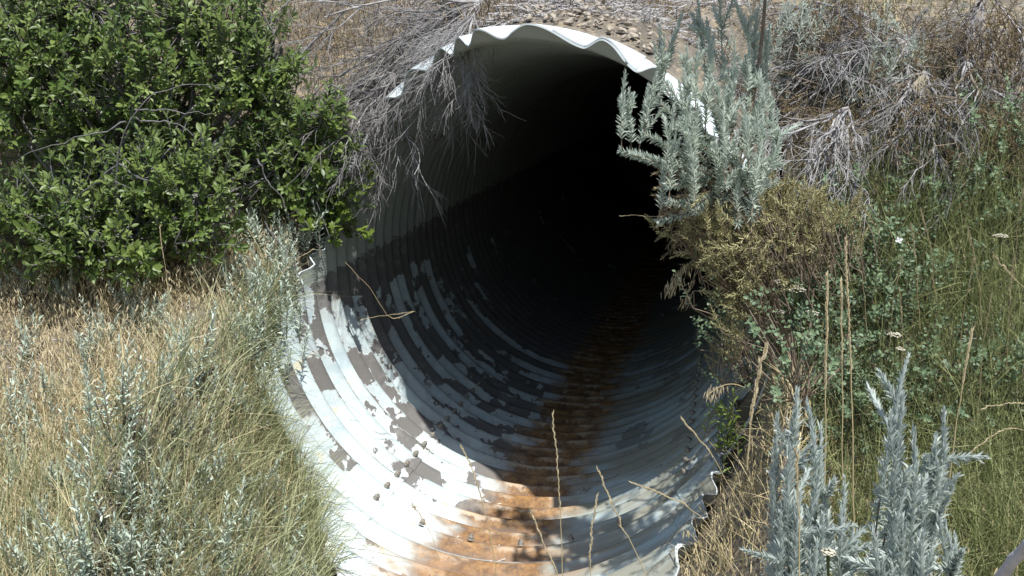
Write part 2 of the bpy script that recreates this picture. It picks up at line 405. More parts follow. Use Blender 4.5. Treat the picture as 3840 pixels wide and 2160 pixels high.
# ------------------------------------------------------------------ the ground: stream bed, banks and road embankment
def sm_noise(x, y, seed, n=14, lo=1.5, hi=16):
    r = np.random.default_rng(seed); z = 0 * x
    for _ in range(n):
        f = np.exp(r.uniform(np.log(lo), np.log(hi))); a = r.uniform(0, 2 * np.pi)
        z = z + np.sin((x * np.cos(a) + y * np.sin(a)) * f + r.uniform(0, 6.28)) / f ** 0.8
    return z / n
PL = np.array([(-200, 1), (-40, 0.2), (-12, -.8), (-3, -.95), (-1.2, -.86), (-.6, -.64), (-.2, -.44), (0, -.32), (.3, -.12), (.65, .06), (.95, .40), (1.2, .72), (1.6, 1.12), (3, 2.2), (4, 2.6), (10.5, 2.6), (15, -.6), (20, -1), (200, 1)])
PR = np.array([(-200, 1), (-40, 0.2), (-12, -.6), (-3, -.85), (-1.6, -.84), (-1.0, -.72), (-.7, -.58), (-.4, -.30), (-.1, .05), (.2, .40), (.6, .80), (1.0, 1.12), (2, 1.65), (3, 2.25), (4, 2.6), (10.5, 2.6), (15, -.6), (20, -1), (200, 1)])
def ground_z(x, y):
    x = np.asarray(x, float); y = np.asarray(y, float)
    zl = np.interp(y - 0.10 * np.clip(-x - 1, 0, 4), PL[:, 0], PL[:, 1])
    zr = np.interp(y + 0.10 * np.clip(x - 1, 0, 3), PR[:, 0], PR[:, 1])
    zs = np.where(x < 0, zl, zr)
    zs = zs + sm_noise(x, y, 3) * 0.22
    ax = np.abs(x); RO = RM + AMP + 0.022
    under = -np.sqrt(np.clip(RO ** 2 - x * x, 0, None)) - 0.012
    over = np.sqrt(np.clip((RO + 0.004) ** 2 - x * x, 0, None))
    ysoil = np.interp(x, YS[:, 0], YS[:, 1])
    gutter = np.maximum(under, -1.10); gutter = np.where(ax < RO, gutter, zs)
    far_ = -1.10 * (1 - smooth(ax, 0.5, 1.4)) + zs * smooth(ax, 0.5, 1.4)
    front = gutter * smooth(y, -1.6, -1.0) + far_ * (1 - smooth(y, -1.6, -1.0))
    zin = np.where(y > ysoil, np.maximum(over - 0.022 + 0.45 * np.clip(y - ysoil, 0, .2) + 0.30 * np.clip(y - ysoil - .2, 0, None), np.where(y > 1.0, zs, -9)), np.minimum(under, front) * (y > -1.0) + front * (y <= -1.0))
    return np.where(ax < RO, zin, front)
YS = np.array([(-1.07, 1.12), (-.8, 1.02), (-.5, .88), (-.2, .64), (0, .46), (.1, .40), (.3, .30), (.5, .16), (.7, .08), (.85, .10), (1.07, .22)])

def build_ground():
    def axis(lo, hi, st):
        c = list(np.arange(lo, hi + 1e-6, st)); a, s = lo, st
        while a > -180: s *= 1.35; a -= s; c.insert(0, a)
        a, s = hi, st
        while a < 180: s *= 1.35; a += s; c.append(a)
        return np.array(c)
    xs, ys = axis(-3.6, 3.6, 0.04), axis(-4.4, 4.2, 0.04)
    X, Y = np.meshgrid(xs, ys, indexing='ij'); Z = ground_z(X, Y)
    rough = sm_noise(X, Y, 5, 26, 8, 70) * 0.30
    ins = np.hypot(X, Z) < 1.2
    Z = Z + np.where(ins, 0, rough) + np.where(ins & (Z > .2), np.abs(rough) * .7, 0)
    nx, ny = X.shape
    i, j = np.meshgrid(np.arange(nx - 1), np.arange(ny - 1), indexing='ij')
    q = np.stack([i * ny + j, (i + 1) * ny + j, (i + 1) * ny + j + 1, i * ny + j + 1], -1).reshape(-1, 4)
    zz = Z.ravel()[q]; xx = X.ravel()[q]; yy = Y.ravel()[q]
    inside = np.abs(xx) < RM + AMP + 0.022; ysl = np.interp(xx, YS[:, 0], YS[:, 1])
    jump = (inside & (yy > ysl)).any(1) & (inside & (yy <= ysl)).any(1)
    jump |= (inside & (yy > ysl)).any(1) & (zz.min(1) < -0.3)
    q = q[~jump]
    mb = Mesh(); mb.add(np.stack([X, Y, Z], -1).reshape(-1, 3), q, 0.5)
    # crumbling soil edge that lies on the pipe's outer skin
    sx = np.linspace(-1.03, 1.03, 260); sy = np.interp(sx, YS[:, 0], YS[:, 1]) + sm_noise(sx, sx * 0, 9, 12, 8, 60) * .35
    rows = []
    for dy, up in ((-.05, None), (-.045, .004), (-.015, .012), (.03, .020), (.09, .030), (.16, .022)):
        yy_ = sy + dy; th = 180 - np.degrees(np.arcsin(np.clip(sx / 1.045, -1, 1)))
        r_ = pipe_r(th, yy_) + .0035 if up is None else RM + AMP + .0065 + up + sm_noise(sx, yy_, 12, 16, 10, 90) * .12
        rows.append(np.stack([r_ * np.sin(np.radians(th)), yy_, -r_ * np.cos(np.radians(th))], -1))
    G_ = np.stack(rows, 1); i2, j2 = np.meshgrid(np.arange(259), np.arange(5), indexing='ij')
    mb.add(G_.reshape(-1, 3), np.stack([i2 * 6 + j2, (i2 + 1) * 6 + j2, (i2 + 1) * 6 + j2 + 1, i2 * 6 + j2 + 1], -1).reshape(-1, 4), .5)
    m = new_mat('soil'); k = NT(m)
    tc = k.n('TexCoord'); P = tc.outputs['Object']
    a = k.noise(P, 3.0, 4); b = k.noise(P, 26, 5, 0.65); c3 = k.noise(P, 110, 3, 0.7)
    c = k.mix(k.step(a, 0.35, 0.7), (0.125, 0.11, 0.09), (0.225, 0.195, 0.155))
    c = k.mix(k.step(b, 0.50, 0.68), c, (0.36, 0.29, 0.19))
    c = k.mix(k.math('MULTIPLY', k.step(c3, 0.56, 0.70), 0.6), c, (0.46, 0.40, 0.31))
    c = k.mix(k.math('MULTIPLY', k.step(b, 0.42, 0.3), 0.7), c, (0.07, 0.052, 0.038))
    p = k.n('BsdfPrincipled'); k.l(c, p.inputs['Base Color']); p.inputs['Roughness'].default_value = 0.95
    p.inputs['Specular IOR Level'].default_value = 0.15
    bp = k.n('Bump'); bp.inputs['Strength'].default_value = 0.9; bp.inputs['Distance'].default_value = 0.02
    k.l(k.math('ADD', b, k.math('MULTIPLY', c3, 0.5)), bp.inputs['Height']); k.l(bp.outputs[0], p.inputs['Normal'])
    o = k.n('OutputMaterial'); k.l(p.outputs[0], o.inputs[0])
    g = place(mb.mesh('ground', m, True), 'ground'); tag(g, kind='structure')
    # earth plug added out of view to keep the pipe's far end dark
    mb = Mesh(); a = np.arange(48) * 2 * np.pi / 48
    rr = np.concatenate([np.stack([f * 1.03 * np.cos(a), np.full(48, 14.4 - 0.5 * (1 - f)), f * 1.03 * np.sin(a)], -1) for f in (1, .6, .2)])
    j = np.arange(48); j2 = (j + 1) % 48
    mb.add(rr, np.concatenate([np.stack([h * 48 + j, h * 48 + j2, (h + 1) * 48 + j2, (h + 1) * 48 + j], -1) for h in (0, 1)]), 0.5)
    mb.f.append(np.stack([96 + j[1:-1], 96 + j[2:], np.full(46, 96)], -1))
    tag(place(mb.mesh('dark_end_plug', m, True), 'dark_end_plug'), kind='structure')
build_ground()

def hit(px, py, y0=-3.6, y1=4.0):
    """where the line of sight at that bearing meets the ground"""
    d = ray(px, py); t = np.linspace((y0 - CAM[1]) / d[1], (y1 - CAM[1]) / d[1], 700)
    P = CAM + t[:, None] * d
    b = np.where(P[:, 2] < ground_z(P[:, 0], P[:, 1]))[0]
    return P[b[0]] if len(b) else P[-1]

# ------------------------------------------------------------------ plant building blocks
def strip_leaf(ts, ws, fold=0.0, curve=0.0, twist=0.0):
    """leaf along +Y, unit length, unit width; returns (verts, quads)"""
    V, F = [], []
    for t, w in zip(ts, ws):
        z = -curve * t * t; a = twist * t
        for s in (-0.5, 0, 0.5):
            V.append((s * w * math.cos(a), t, z + (fold * abs(s) * w) + s * w * math.sin(a)))
    for i in range(len(ts) - 1):
        for j in (0, 1):
            a = i * 3 + j; F.append((a, a + 1, a + 4, a + 3))
    return np.array(V), np.array(F)
def flat_leaf(ts, ws, curve=0.0):
    V, F = [], []
    for t, w in zip(ts, ws):
        for s in (-0.5, 0.5): V.append((s * w, t, -curve * t * t))
    for i in range(len(ts) - 1): F.append((2 * i, 2 * i + 1, 2 * i + 3, 2 * i + 2))
    return np.array(V), np.array(F)
LEAF_SHRUB = [strip_leaf((0, .12, .35, .62, .85, 1), (.06, .25, .8, 1, .62, .03), f, c) for f, c in ((.35, .12), (.55, .30), (.2, -.08), (.75, .45))]
LEAF_LINEAR = [strip_leaf((0, .3, .7, 1), (.45, 1, .85, .1), .5, c) for c in (0.03, .16, -.1)]
LEAF_MUG = [strip_leaf((0, .35, .7, 1), (.25, .9, 1, .08), .4, c) for c in (0.05, .3, -.12)]
LEAF_ROUND = [strip_leaf((0, .2, .5, .8, 1), (.12, .75, 1, .7, .1), f, c) for f, c in ((.3, .1), (.1, .25), (.45, -.05))]
def lobed():
    V = [(0, 0, 0), (0, .5, .04)]
    rim = [(-.08, .02), (-.42, .12), (-.30, .33), (-.56, .55), (-.28, .62), (-.22, .95), (0, .82), (.22, .95), (.28, .62), (.56, .55), (.30, .33), (.42, .12), (.08, .02)]
    for x, y in rim: V.append((x, y, -.12 * abs(x) - .1 * y * y))
    F = [(1, 2 + i + 1, 2 + i) for i in range(len(rim) - 1)] + [(1, 2, 2 + len(rim) - 1)]
    return np.array(V), np.array(F)
LEAF_LOBED = [lobed()]
BLADES = [flat_leaf((0, .3, .6, .85, 1), (1, .95, .75, .42, .04), c) for c in (.05, .18, .38, .62)]
def spindle():
    a = flat_leaf((0, .25, .6, 1), (.2, 1, .75, .03)); V, F = a
    V2 = V[:, [2, 1, 0]]
    return np.concatenate([V, V2]), np.concatenate([F, F + len(V)])
SPIKE = [spindle()]

def frame(d, n):
    """rotation matrices with local Y along d and local Z near n"""
    d = unit(d); x = unit(np.cross(d, n)); z = np.cross(x, d)
    return np.stack([x, d, z], -1)

class Plant:
    """collects stems and leaves of one plant, then links them as parts"""
    def __init__(self): self.stem = Mesh(); self.leaf = Mesh()
    def leaves(self, T, P, D, N, L, Wd, r):
        P = np.asarray(P, float); n = len(P)
        if n == 0: return
        M = frame(D, N) * np.stack([np.broadcast_to(Wd, n), np.broadcast_to(L, n), np.broadcast_to(Wd, n) * 1.0], -1)[:, None, :]
        M[:, :, 2] = frame(D, N)[:, :, 2] * np.broadcast_to(L, n)[:, None]
        w = rng.integers(0, len(T), n)
        for i, t in enumerate(T):
            k = w == i
            t2 = (t[0] * np.array([1, 1, 0.4 if len(T) > 1 else 1.0]), t[1])
            self.leaf.inst(t2, M[k], P[k], np.asarray(r)[k])

def curve_pts(p0, d0, length, n=6, droop=0.0, wob=0.12, target=None, rg=None):
    rg = rg or rng
    p = np.array(p0, float); d = unit(d0); P = [p.copy()]; st = length / (n - 1)
    for _ in range(n - 1):
        d = unit(d + rg.normal(0, wob, 3) + np.array([0, 0, -droop]))
        p = p + d * st; P.append(p.copy())
    return np.array(P)

def along(P, u):
    s = np.linspace(0, 1, len(P)); q = np.stack([np.interp(u, s, P[:, i]) for i in range(3)], -1)
    q2 = np.stack([np.interp(np.minimum(u + .03, 1), s, P[:, i]) for i in range(3)], -1)
    q1 = np.stack([np.interp(np.maximum(u - .03, 0), s, P[:, i]) for i in range(3)], -1)
    return q, unit(q2 - q1)

def sprig(pl, p0, d0, length, nleaf, L, Wd, T, tilt=(20, 60), u0=0.1, droop=0.0, wob=0.08, rad=0.0025, rr=(0.2, 1.0), taper=0.45):
    P = curve_pts(p0, d0, length, 6, droop, wob)
    pl.stem.tube(P, np.linspace(rad, rad * .4, 6), 4, rng.random())
    u = np.linspace(u0, 1.0, nleaf); q, t = along(P, u)
    ph = np.arange(nleaf) * 2.39996 + rng.random() * 6
    ref = unit(np.cross(t, np.array([.3, .8, .5]))); b = np.cross(t, ref)
    rad_ = np.cos(ph)[:, None] * ref + np.sin(ph)[:, None] * b
    ti = np.radians(np.interp(u, [u0, 1], [tilt[1], tilt[0]]) + rng.normal(0, 9, nleaf))
    D = np.cos(ti)[:, None] * t + np.sin(ti)[:, None] * rad_
    N = t * np.sin(ti)[:, None] - rad_ * np.cos(ti)[:, None] + rng.normal(0, .25, (nleaf, 3))
    ln = L * rng.uniform(.7, 1.15, nleaf) * np.interp(u, [u0, .7, 1], [1, 1, taper + .3])
    pl.leaves(T, q, D, N, ln, Wd * ln / L, rng.uniform(*rr, nleaf))
    return P

def finish(pl, name, base, label, cat, group=None, stem_mat='stemd', leaf_mat_='sage', stem_name='stem', leaf_name='foliage'):
    root = empty(name, base, label, cat, group)
    if pl.stem.n: place(pl.stem.mesh(stem_name, MAT[stem_mat], True), stem_name, root)['kind'] = 'stuff'
    if pl.leaf.n:
        o = place(pl.leaf.mesh(leaf_name, MAT[leaf_mat_]), leaf_name, root); o['kind'] = 'stuff'
    return root

def gpt(x, y, dz=-0.01): return np.array([x, y, float(ground_z(np.array(x), np.array(y))) + dz])

def copy_tree(root, loc, rz, sc, label=None):
    r = root.copy(); COL.objects.link(r); r.location = [float(c) for c in loc]; r.rotation_euler = (0, 0, rz); r.scale = (sc, sc, sc)
    if label: r['label'] = label
    for ch in root.children:
        c = ch.copy(); COL.objects.link(c); c.parent = r; c.matrix_parent_inverse = ch.matrix_parent_inverse.copy()
    return r

# ------------------------------------------------------------------ big leafy shrub, upper left
def leafy_shrub():
    pl = Plant(); base = gpt(-1.95, 0.75)
    ell = [(at(100, 80, .72), (.98, .42, .70), 640), (at(303, 155, .74), (.34, .20, .42), 190), (at(60, 212, .40), (.66, .34, .34), 260),
           (at(215, 25, .9), (.50, .36, .42), 140), (at(175, 185, .45), (.44, .3, .33), 190), (at(262, 70, .8), (.27, .3, .32), 80), (at(120, 235, .30), (.60, .28, .22), 110), (at(25, 60, .6), (.45, .4, .5), 150), (at(110, 90, 1.05), (.95, .3, .66), 240), (at(60, 15, .8), (.7, .3, .3), 130)]
    nodes = []
    for c, r, n in ell:
        for _ in range(6):
            v = unit(rng.normal(size=3)) * rng.uniform(.2, .65); nodes.append(c + v * np.array(r))
    nodes = np.array(nodes)
    for nd in nodes:                                        # limbs
        b = base + np.array([rng.normal(0, .12), rng.normal(0, .08), 0]); mid = (b + nd) / 2 + rng.normal(0, .08, 3) + np.array([0, 0, .10])
        t = np.linspace(0, 1, 8)[:, None]; P = (1 - t) ** 2 * b + 2 * t * (1 - t) * mid + t * t * nd
        P = P + rng.normal(0, .008, P.shape)
        pl.stem.tube(P, np.linspace(.013, .0045, 8), 5, rng.random())
    LP, LD, LN, LL, LR = [], [], [], [], []
    for c, r, n in ell:
        r = np.array(r)
        for k in range(n):
            v = unit(rng.normal(size=3)); v[1] = v[1] - .35; v = unit(v)
            rad = rng.random() ** .38
            tip = c + v * r * rad
            i = np.argmin(((nodes - tip) ** 2).sum(1)); nd = nodes[i]
            out = unit(v * .55 + unit(tip - nd) * .35 + np.array([0.1, -.25, .45]))
            ln = rng.uniform(.14, .26); st = tip - out * ln
            P = curve_pts(st, out, ln, 6, -.02, .10)
            pl.stem.tube(np.concatenate([[nd], P]) if rad > .5 else P, .0028, 4, rng.random())
            m = rng.integers(13, 21); u = np.sort(rng.uniform(.05, 1, m) ** .7); q, t = along(P, u)
            ph = np.arange(m) * 2.4 + rng.random() * 6
            ref = unit(np.cross(t, [.2, .9, .3])); b2 = np.cross(t, ref); ra = np.cos(ph)[:, None] * ref + np.sin(ph)[:, None] * b2
            ti = np.radians(np.interp(u, [0, 1], [72, 38]) + rng.normal(0, 14, m))
            D = np.cos(ti)[:, None] * t + np.sin(ti)[:, None] * ra + np.array([0, 0, -.05])
            N = t * np.sin(ti)[:, None] - ra * np.cos(ti)[:, None] + np.array([0, 0, .5]) + rng.normal(0, .25, (m, 3))
            LP.append(q); LD.append(D); LN.append(N); LL.append(rng.uniform(.026, .052, m) * rng.uniform(.8, 1.15)); LR.append(np.clip(rng.normal(.45, .25) + rng.normal(0, .15, m), 0, 1))
    # one long bare arching limb with side twigs, in front on the left
    for pts in ([(118, 212, .15), (120, 150, .12), (132, 118, .1), (150, 103, .12), (178, 98, .15), (205, 100, .2)],
                [(126, 122, .1), (100, 130, .1), (60, 142, .1), (20, 158, .12)], [(136, 118, .1), (165, 122, .12), (188, 134, .14)],
                [(134, 112, .1), (170, 110, .13), (208, 112, .16)], [(119, 165, .12), (150, 185, .14), (178, 200, .16)], [(120, 165, .12), (95, 188, .12), (78, 206, .14)],
                [(330, 88, .4), (352, 96, .38), (372, 104, .36)], [(258, 160, .3), (270, 185, .3), (282, 215, .3)], [(262, 222, .2), (290, 265, .2), (300, 300, .2)]):
        P = np.array([at(*p) for p in pts]); s = np.linspace(0, 1, 12)
        P = np.stack([np.interp(s, np.linspace(0, 1, len(P)), P[:, i]) for i in range(3)], -1) + rng.normal(0, .003, (12, 3))
        P = P + unit(P - CAM) * .16 + np.cumsum(rng.normal(0, .006, (12, 3)), 0); pl.stem.tube(P, np.linspace(.0044, .0016, 12), 5, .35)
    LP, LD, LN = np.concatenate(LP), np.concatenate(LD), np.concatenate(LN); LL, LR = np.concatenate(LL), np.concatenate(LR)
    root = empty('leafy_shrub', base, 'large bright green leafy shrub filling the upper left beside the pipe', 'shrub')
    place(pl.stem.mesh('branch', MAT['twig'], True), 'branch', root)
    # the 300 leaves that show largest are single parts, the rest one mass
    dist = np.linalg.norm(LP - CAM, axis=1); score = LL / dist * np.abs((unit(np.cross(np.cross(LD, LN), LD)) * unit(CAM - LP)).sum(1))
    px = (LP - CAM) @ RIGHT / ((LP - CAM) @ FWD) * F_PX + 512
    score[px < 3] = 0
    front = np.argsort(-(score * (1 + 3 * (LP[:, 1] < .55))))[:300]
    tm = []
    for T in LEAF_SHRUB:
        mb = Mesh(); mb.add(T[0] * np.array([.40, 1, .4]), T[1], .55); tm.append(mb.mesh('leaf', MAT['shrub'], True))
    Fm = frame(LD, LN)
    for i in front:
        o = place(tm[rng.integers(0, 4)], 'leaf', root, world=False)
        o.matrix_local = Matrix.Translation(Vector(LP[i] - base)) @ (Matrix(Fm[i].tolist()).to_4x4()) @ Matrix.Scale(float(LL[i]) * 1.08, 4)
    rest = np.setdiff1d(np.arange(len(LP)), front)
    pl.leaves([(T[0] * np.array([1, 1, 1.]), T[1]) for T in LEAF_SHRUB], LP[rest], LD[rest], LN[rest], LL[rest], LL[rest] * .40, LR[rest])
    o = place(pl.leaf.mesh('foliage', MAT['shrub'], True), 'foliage', root); o['kind'] = 'stuff'
leafy_shrub()

def currant():
    pl = Plant(); base = gpt(-1.18, .86)
    for k in range(46):
        c = at(rng.normal(338, 17), rng.normal(200, 20), .86 + rng.normal(0, .1)); d = unit(np.array([rng.normal(.15, .4), -.4 + rng.normal(0, .3), .5]))
        P = curve_pts(c - d * .12, d, .14, 5, 0, .12); pl.stem.tube(np.concatenate([[base * .5 + c * .5 + rng.normal(0, .04, 3)], P]), .0025, 4, .4)
        m = 9; u = np.linspace(.1, 1, m); q, t = along(P, u); ph = np.arange(m) * 2.4 + rng.random() * 6
        ref = unit(np.cross(t, [.2, .9, .3])); b2 = np.cross(t, ref); ra = np.cos(ph)[:, None] * ref + np.sin(ph)[:, None] * b2
        D = t * .6 + ra * .8; N = np.array([0, -.35, 1.]) + rng.normal(0, .3, (m, 3))
        ln = rng.uniform(.03, .05, m); pl.leaves(LEAF_LOBED, q, D, N, ln, ln, rng.random(m))
    for k in range(10):
        P = np.linspace(base, at(rng.normal(335, 18), rng.normal(205, 15), .88), 6) + rng.normal(0, .01, (6, 3)); pl.stem.tube(P, np.linspace(.005, .003, 6), 5, .5)
    finish(pl, 'currant_bush', base, 'small yellow-green bush with lobed leaves against the left rim of the pipe', 'bush', None, 'twig', 'currant')
currant()

# ------------------------------------------------------------------ silver sagebrush
def sagebrush(name, base, tips, label, L, Wd, nleaf, ln, spread, fork=None, rad=.005, group=None, up=(0, -.05, 1), tilt=(12, 55), fill=0, mat='sage', u0=.15):
    pl = Plant(); root_ = base
    if fork is not None:                                     # woody trunk up to where the shoots part
        for _ in range(4):
            t = np.linspace(0, 1, 7)[:, None]; mid = (base + fork) / 2 + rng.normal(0, .03, 3)
            pl.stem.tube((1 - t) ** 2 * base + 2 * t * (1 - t) * mid + t * t * fork, np.linspace(rad * 2, rad * 1.3, 7), 5, rng.random())
        base = fork; fork2 = at(765, -14, -.72)                # higher fork, carrying the added unseen shoots that shade the pipe floor
        t = np.linspace(0, 1, 9)[:, None]; pl.stem.tube(fork * (1 - t) + fork2 * t + np.sin(t * 3) * np.array([.02, 0, 0]), np.linspace(rad * 1.6, rad, 9), 5, .5)
    for tp in tips:
        tp = np.asarray(tp)
        if fork is not None: base = fork2 if tp[2] > 1.3 else fork
        l = ln * rng.uniform(.75, 1.2)
        d = unit(np.array(up) + rng.normal(0, spread, 3))
        st = tp - d * l
        mid = (base + st) / 2 + rng.normal(0, .02, 3)
        t = np.linspace(0, 1, 7)[:, None]; P = (1 - t) ** 2 * base + 2 * t * (1 - t) * mid + t * t * st
        pl.stem.tube(P, np.linspace(rad, rad * .45, 7), 4, rng.random())
        nl = int(nleaf * 1.1 * min(1.6, np.linalg.norm(st - base) / ln)); uu = np.sort(rng.uniform(.42, 1, nl)); q, t2 = along(P, uu)
        ra = unit(np.cross(t2, rng.normal(size=(nl, 3)))); D = t2 * .6 + ra * .7; pl.leaves(LEAF_LINEAR, q, D, t2 * .7 - ra * .6, L * rng.uniform(.6, 1, nl), Wd * .9, rng.uniform(0, .8, nl))
        P = sprig(pl, st, d, l, nleaf, L, Wd, LEAF_LINEAR, tilt, u0, 0, .05, rad * .45)
        for k in range(2):                                   # side shoots
            u = rng.uniform(.15, .7); q, t2 = along(P, np.array([u]))
            sprig(pl, q[0], unit(t2[0] + rng.normal(0, .45, 3)), l * (1 - u) * .75, int(nleaf * .55), L * .85, Wd * .9, LEAF_LINEAR, tilt, .05, 0, .05, rad * .3)
    return finish(pl, name, root_, label, 'sagebrush', group, 'stemd', mat)

b_ = gpt(1.14, -.50)
tips = [at(*t) for t in [(616, 75, -0.87), (627, 92, -0.87), (648, 88, -0.82), (658, 28, -0.74), (676, 16, -0.72), (695, 14, -0.74), (706, 4, -0.72), (724, -14, -0.72), (738, -2, -0.74), (758, 12, -0.72), (768, 28, -0.70), (666, 48, -0.82), (684, 50, -0.82), (700, 42, -0.82), (718, 36, -0.82), (732, 44, -0.80), (750, 48, -0.82), (764, 60, -0.77), (656, 76, -0.87), (676, 84, -0.92), (692, 72, -0.90), (708, 74, -0.92), (724, 78, -0.90), (740, 74, -0.87), (756, 84, -0.84), (774, 92, -0.77), (780, 112, -0.74), (664, 108, -0.92), (684, 112, -0.94), (704, 108, -0.94), (722, 110, -0.92), (744, 110, -0.90), (762, 118, -0.84), (672, 132, -0.92), (696, 134, -0.94), (716, 136, -0.94), (738, 138, -0.92), (758, 144, -0.87), (776, 140, -0.80), (688, 154, -0.90), (712, 158, -0.92), (734, 160, -0.90), (754, 164, -0.84), (670, 148, -0.87)]]
q_ = rng.uniform(0, .85, 50); o_ = rng.uniform(0, .22, 50)
tips += [np.array([x, y, z]) for x, y, z in zip(.44 + .62 * q_ + o_ * .8, -.72 - .42 * q_ + o_ * .5, rng.uniform(1.36, 1.60, 50))]  # unseen shoots added above the frame to cast shade on the floor
sagebrush('sagebrush', b_, tips, 'tall silvery sagebrush leaning over the right side of the pipe mouth', .027, .0044, 104, .19, .15, rad=.005, fork=at(732, 184, -.80))
b_ = gpt(.95, -1.35); A = lambda x, y, d: at(x, y, d)
sagebrush('sagebrush', b_, [A(797, 398, -2.05), (A(783, 420, -2.0)), A(822, 410, -2.0), A(790, 455, -2.08), A(812, 470, -2.05), A(776, 480, -2.02), A(800, 500, -2.1), A(782, 520, -2.08), A(822, 520, -2.1), A(805, 545, -2.12), A(833, 470, -1.98), A(846, 486, -1.95), A(838, 515, -2.05), A(852, 535, -2.05), A(828, 552, -2.1)],
          'nearer left clump of silvery sagebrush tips in the bottom right foreground', .033, .0056, 150, .24, .05, rad=.004, tilt=(8, 36), u0=.05, mat='sagepale')
b_ = gpt(1.2, -1.35)
sagebrush('sagebrush', b_, [A(906, 364, -1.95), A(900, 400, -2.0), A(912, 430, -2.0), A(896, 455, -2.05), A(918, 470, -2.05), A(888, 495, -2.08), A(905, 520, -2.1), A(880, 530, -2.1), A(922, 540, -2.12), A(942, 412, -1.9), A(932, 440, -1.95), A(948, 450, -1.95), A(938, 480, -2.0), A(948, 520, -2.05), A(932, 545, -2.1), A(962, 530, -2.05), A(880, 560, -2.1)],
          'tallest silvery sagebrush clump in the bottom right foreground, nearest the grey log', .033, .0056, 150, .25, .05, rad=.004, tilt=(8, 36), u0=.05, mat='sagepale')
b_ = gpt(1.55, .55)
sagebrush('sagebrush', b_, [at(rng.normal(868, 26), rng.normal(34, 26), .5 + rng.normal(0, .12)) for _ in range(26)],
          'dull grey-green sagebrush among dead branches at the top right', .03, .004, 34, .2, .3, rad=.005)
b_ = gpt(1.2, .55)
sagebrush('sagebrush', b_, [at(rng.normal(785, 24), rng.normal(20, 22), .55 + rng.normal(0, .12)) for _ in range(20)],
          'small dusty sagebrush behind the tall silvery one, at the top edge', .03, .004, 34, .18, .3, rad=.005)
b_ = gpt(-.15, 1.5)
sagebrush('sagebrush', b_, [at(rng.normal(478, 10), rng.normal(3, 7), 1.35 + rng.normal(0, .1)) for _ in range(7)],
          'sparse little sagebrush on the soil above the pipe at the top edge', .03, .004, 24, .14, .3, rad=.004)
b_ = gpt(-1.15, .62)
sagebrush('sagebrush', b_, [at(rng.normal(322, 10), rng.normal(140, 10), .95 + rng.normal(0, .06)) for _ in range(9)],
          'small pale sagebrush half hidden behind the green shrub near the left rim', .028, .005, 26, .14, .3, rad=.004)

# ------------------------------------------------------------------ dead shrubs
def branch(pl, p, d, ln, r, lvl, droop, nsub, wob, mid, rr):
    n = 8 if lvl else 6
    P = curve_pts(p, d, ln, n, droop, wob)
    pl.stem.tube(P, np.linspace(r, r * .45, n), 5 if lvl else 4, rr + rng.normal(0, .2))
    if lvl == 0: return
    for k in range(nsub[lvl]):
        u = rng.uniform(.18, .98); q, t = along(P, np.array([u]))
        ax = unit(np.cross(t[0], rng.normal(size=3))); an = math.radians(rng.uniform(18, 52))
        d2 = t[0] * math.cos(an) + ax * math.sin(an) + np.asarray(mid) * .25
        branch(pl, q[0], d2, ln * rng.uniform(.35, .62), max(r * rng.uniform(.38, .55), .0011), lvl - 1, droop * 1.15, nsub, wob, mid, rr)

def dead_shrub(base, limbs, label, nsub, droop=.05, rr=.5, wob=.16, stubs=0, group='dead grey shrubs'):
    pl = Plant()
    for p, tgt, r in limbs:
        p = np.asarray(p); d = np.asarray(tgt) - p; ln = np.linalg.norm(d)
        branch(pl, p, unit(d + np.array([0, 0, droop * ln * 2.0])), ln, r, 2, droop, nsub, wob, unit(d), rr)
    return finish(pl, 'dead_shrub', base, label, 'dead shrub', None, 'dead', 'sagedry', stem_name='branch')
b_ = gpt(-.42, 1.0)
P0 = at(482, 2, 1.0)
dead_shrub(b_, [(P0, at(*t), r) for t, r in [((390, 10, .98), .007), ((330, 14, 1.05), .008), ((292, 30, 1.05), .007), ((335, 62, 1.0), .006), ((385, 66, .95), .006), ((428, 58, .88), .005), ((468, 46, .62), .004), ((395, 40, .95), .006), ((360, -10, 1.05), .007), ((340, 92, 1.02), .006), ((405, 82, .9), .005), ((372, 92, .95), .006), ((300, -8, 1.1), .007), ((448, 44, .78), .004), ((425, 20, .9), .005), ((350, 36, 1.0), .005), ((312, 56, 1.05), .005), ((440, 8, .95), .004), ((380, 26, .98), .005), ((452, 66, .66), .004), ((432, 80, .75), .004), ((415, 100, .85), .004)]] + [(at(474, 14, .62), at(*t), .0035) for t in [(400, 70, .62), (430, 60, .5), (452, 72, .42), (415, 95, .62), (440, 96, .5), (470, 62, .36), (392, 110, .7), (460, 90, .42)]],
           'tangled dead grey shrub hanging over the upper left of the pipe mouth', (0, 10, 9), .05, .52)
b_ = gpt(-1.06, 1.05)
P0 = at(362, 60, 1.0)
dead_shrub(b_, [(at(384, 96, .95), at(424, 190, .78), .006), (at(386, 100, .95), at(402, 178, .74), .005), (at(372, 112, .95), at(392, 158, .78), .006), (at(372, 112, .95), at(374, 178, .78), .0045)],
           'dead branch with drooping bare twigs hanging inside the left of the pipe mouth', (0, 4, 4), .05, .55)
b_ = gpt(-1.12, 1.15)
P0 = at(395, 75, .95)
dead_shrub(b_, [(P0, at(*t), r) for t, r in [((335, 130, .75), .007), ((350, 150, .7), .006), ((372, 120, .75), .006), ((330, 105, .8), .006), ((355, 95, .85), .006), ((340, 160, .65), .005), ((380, 135, .72), .005), ((325, 80, .9), .006), ((360, 165, .66), .005)]],
           'dark dead shrub in the shade between the green shrub and the pipe', (0, 11, 10), .05, .2)
b_ = gpt(1.75, .62)
P0 = at(908, 40, .62)
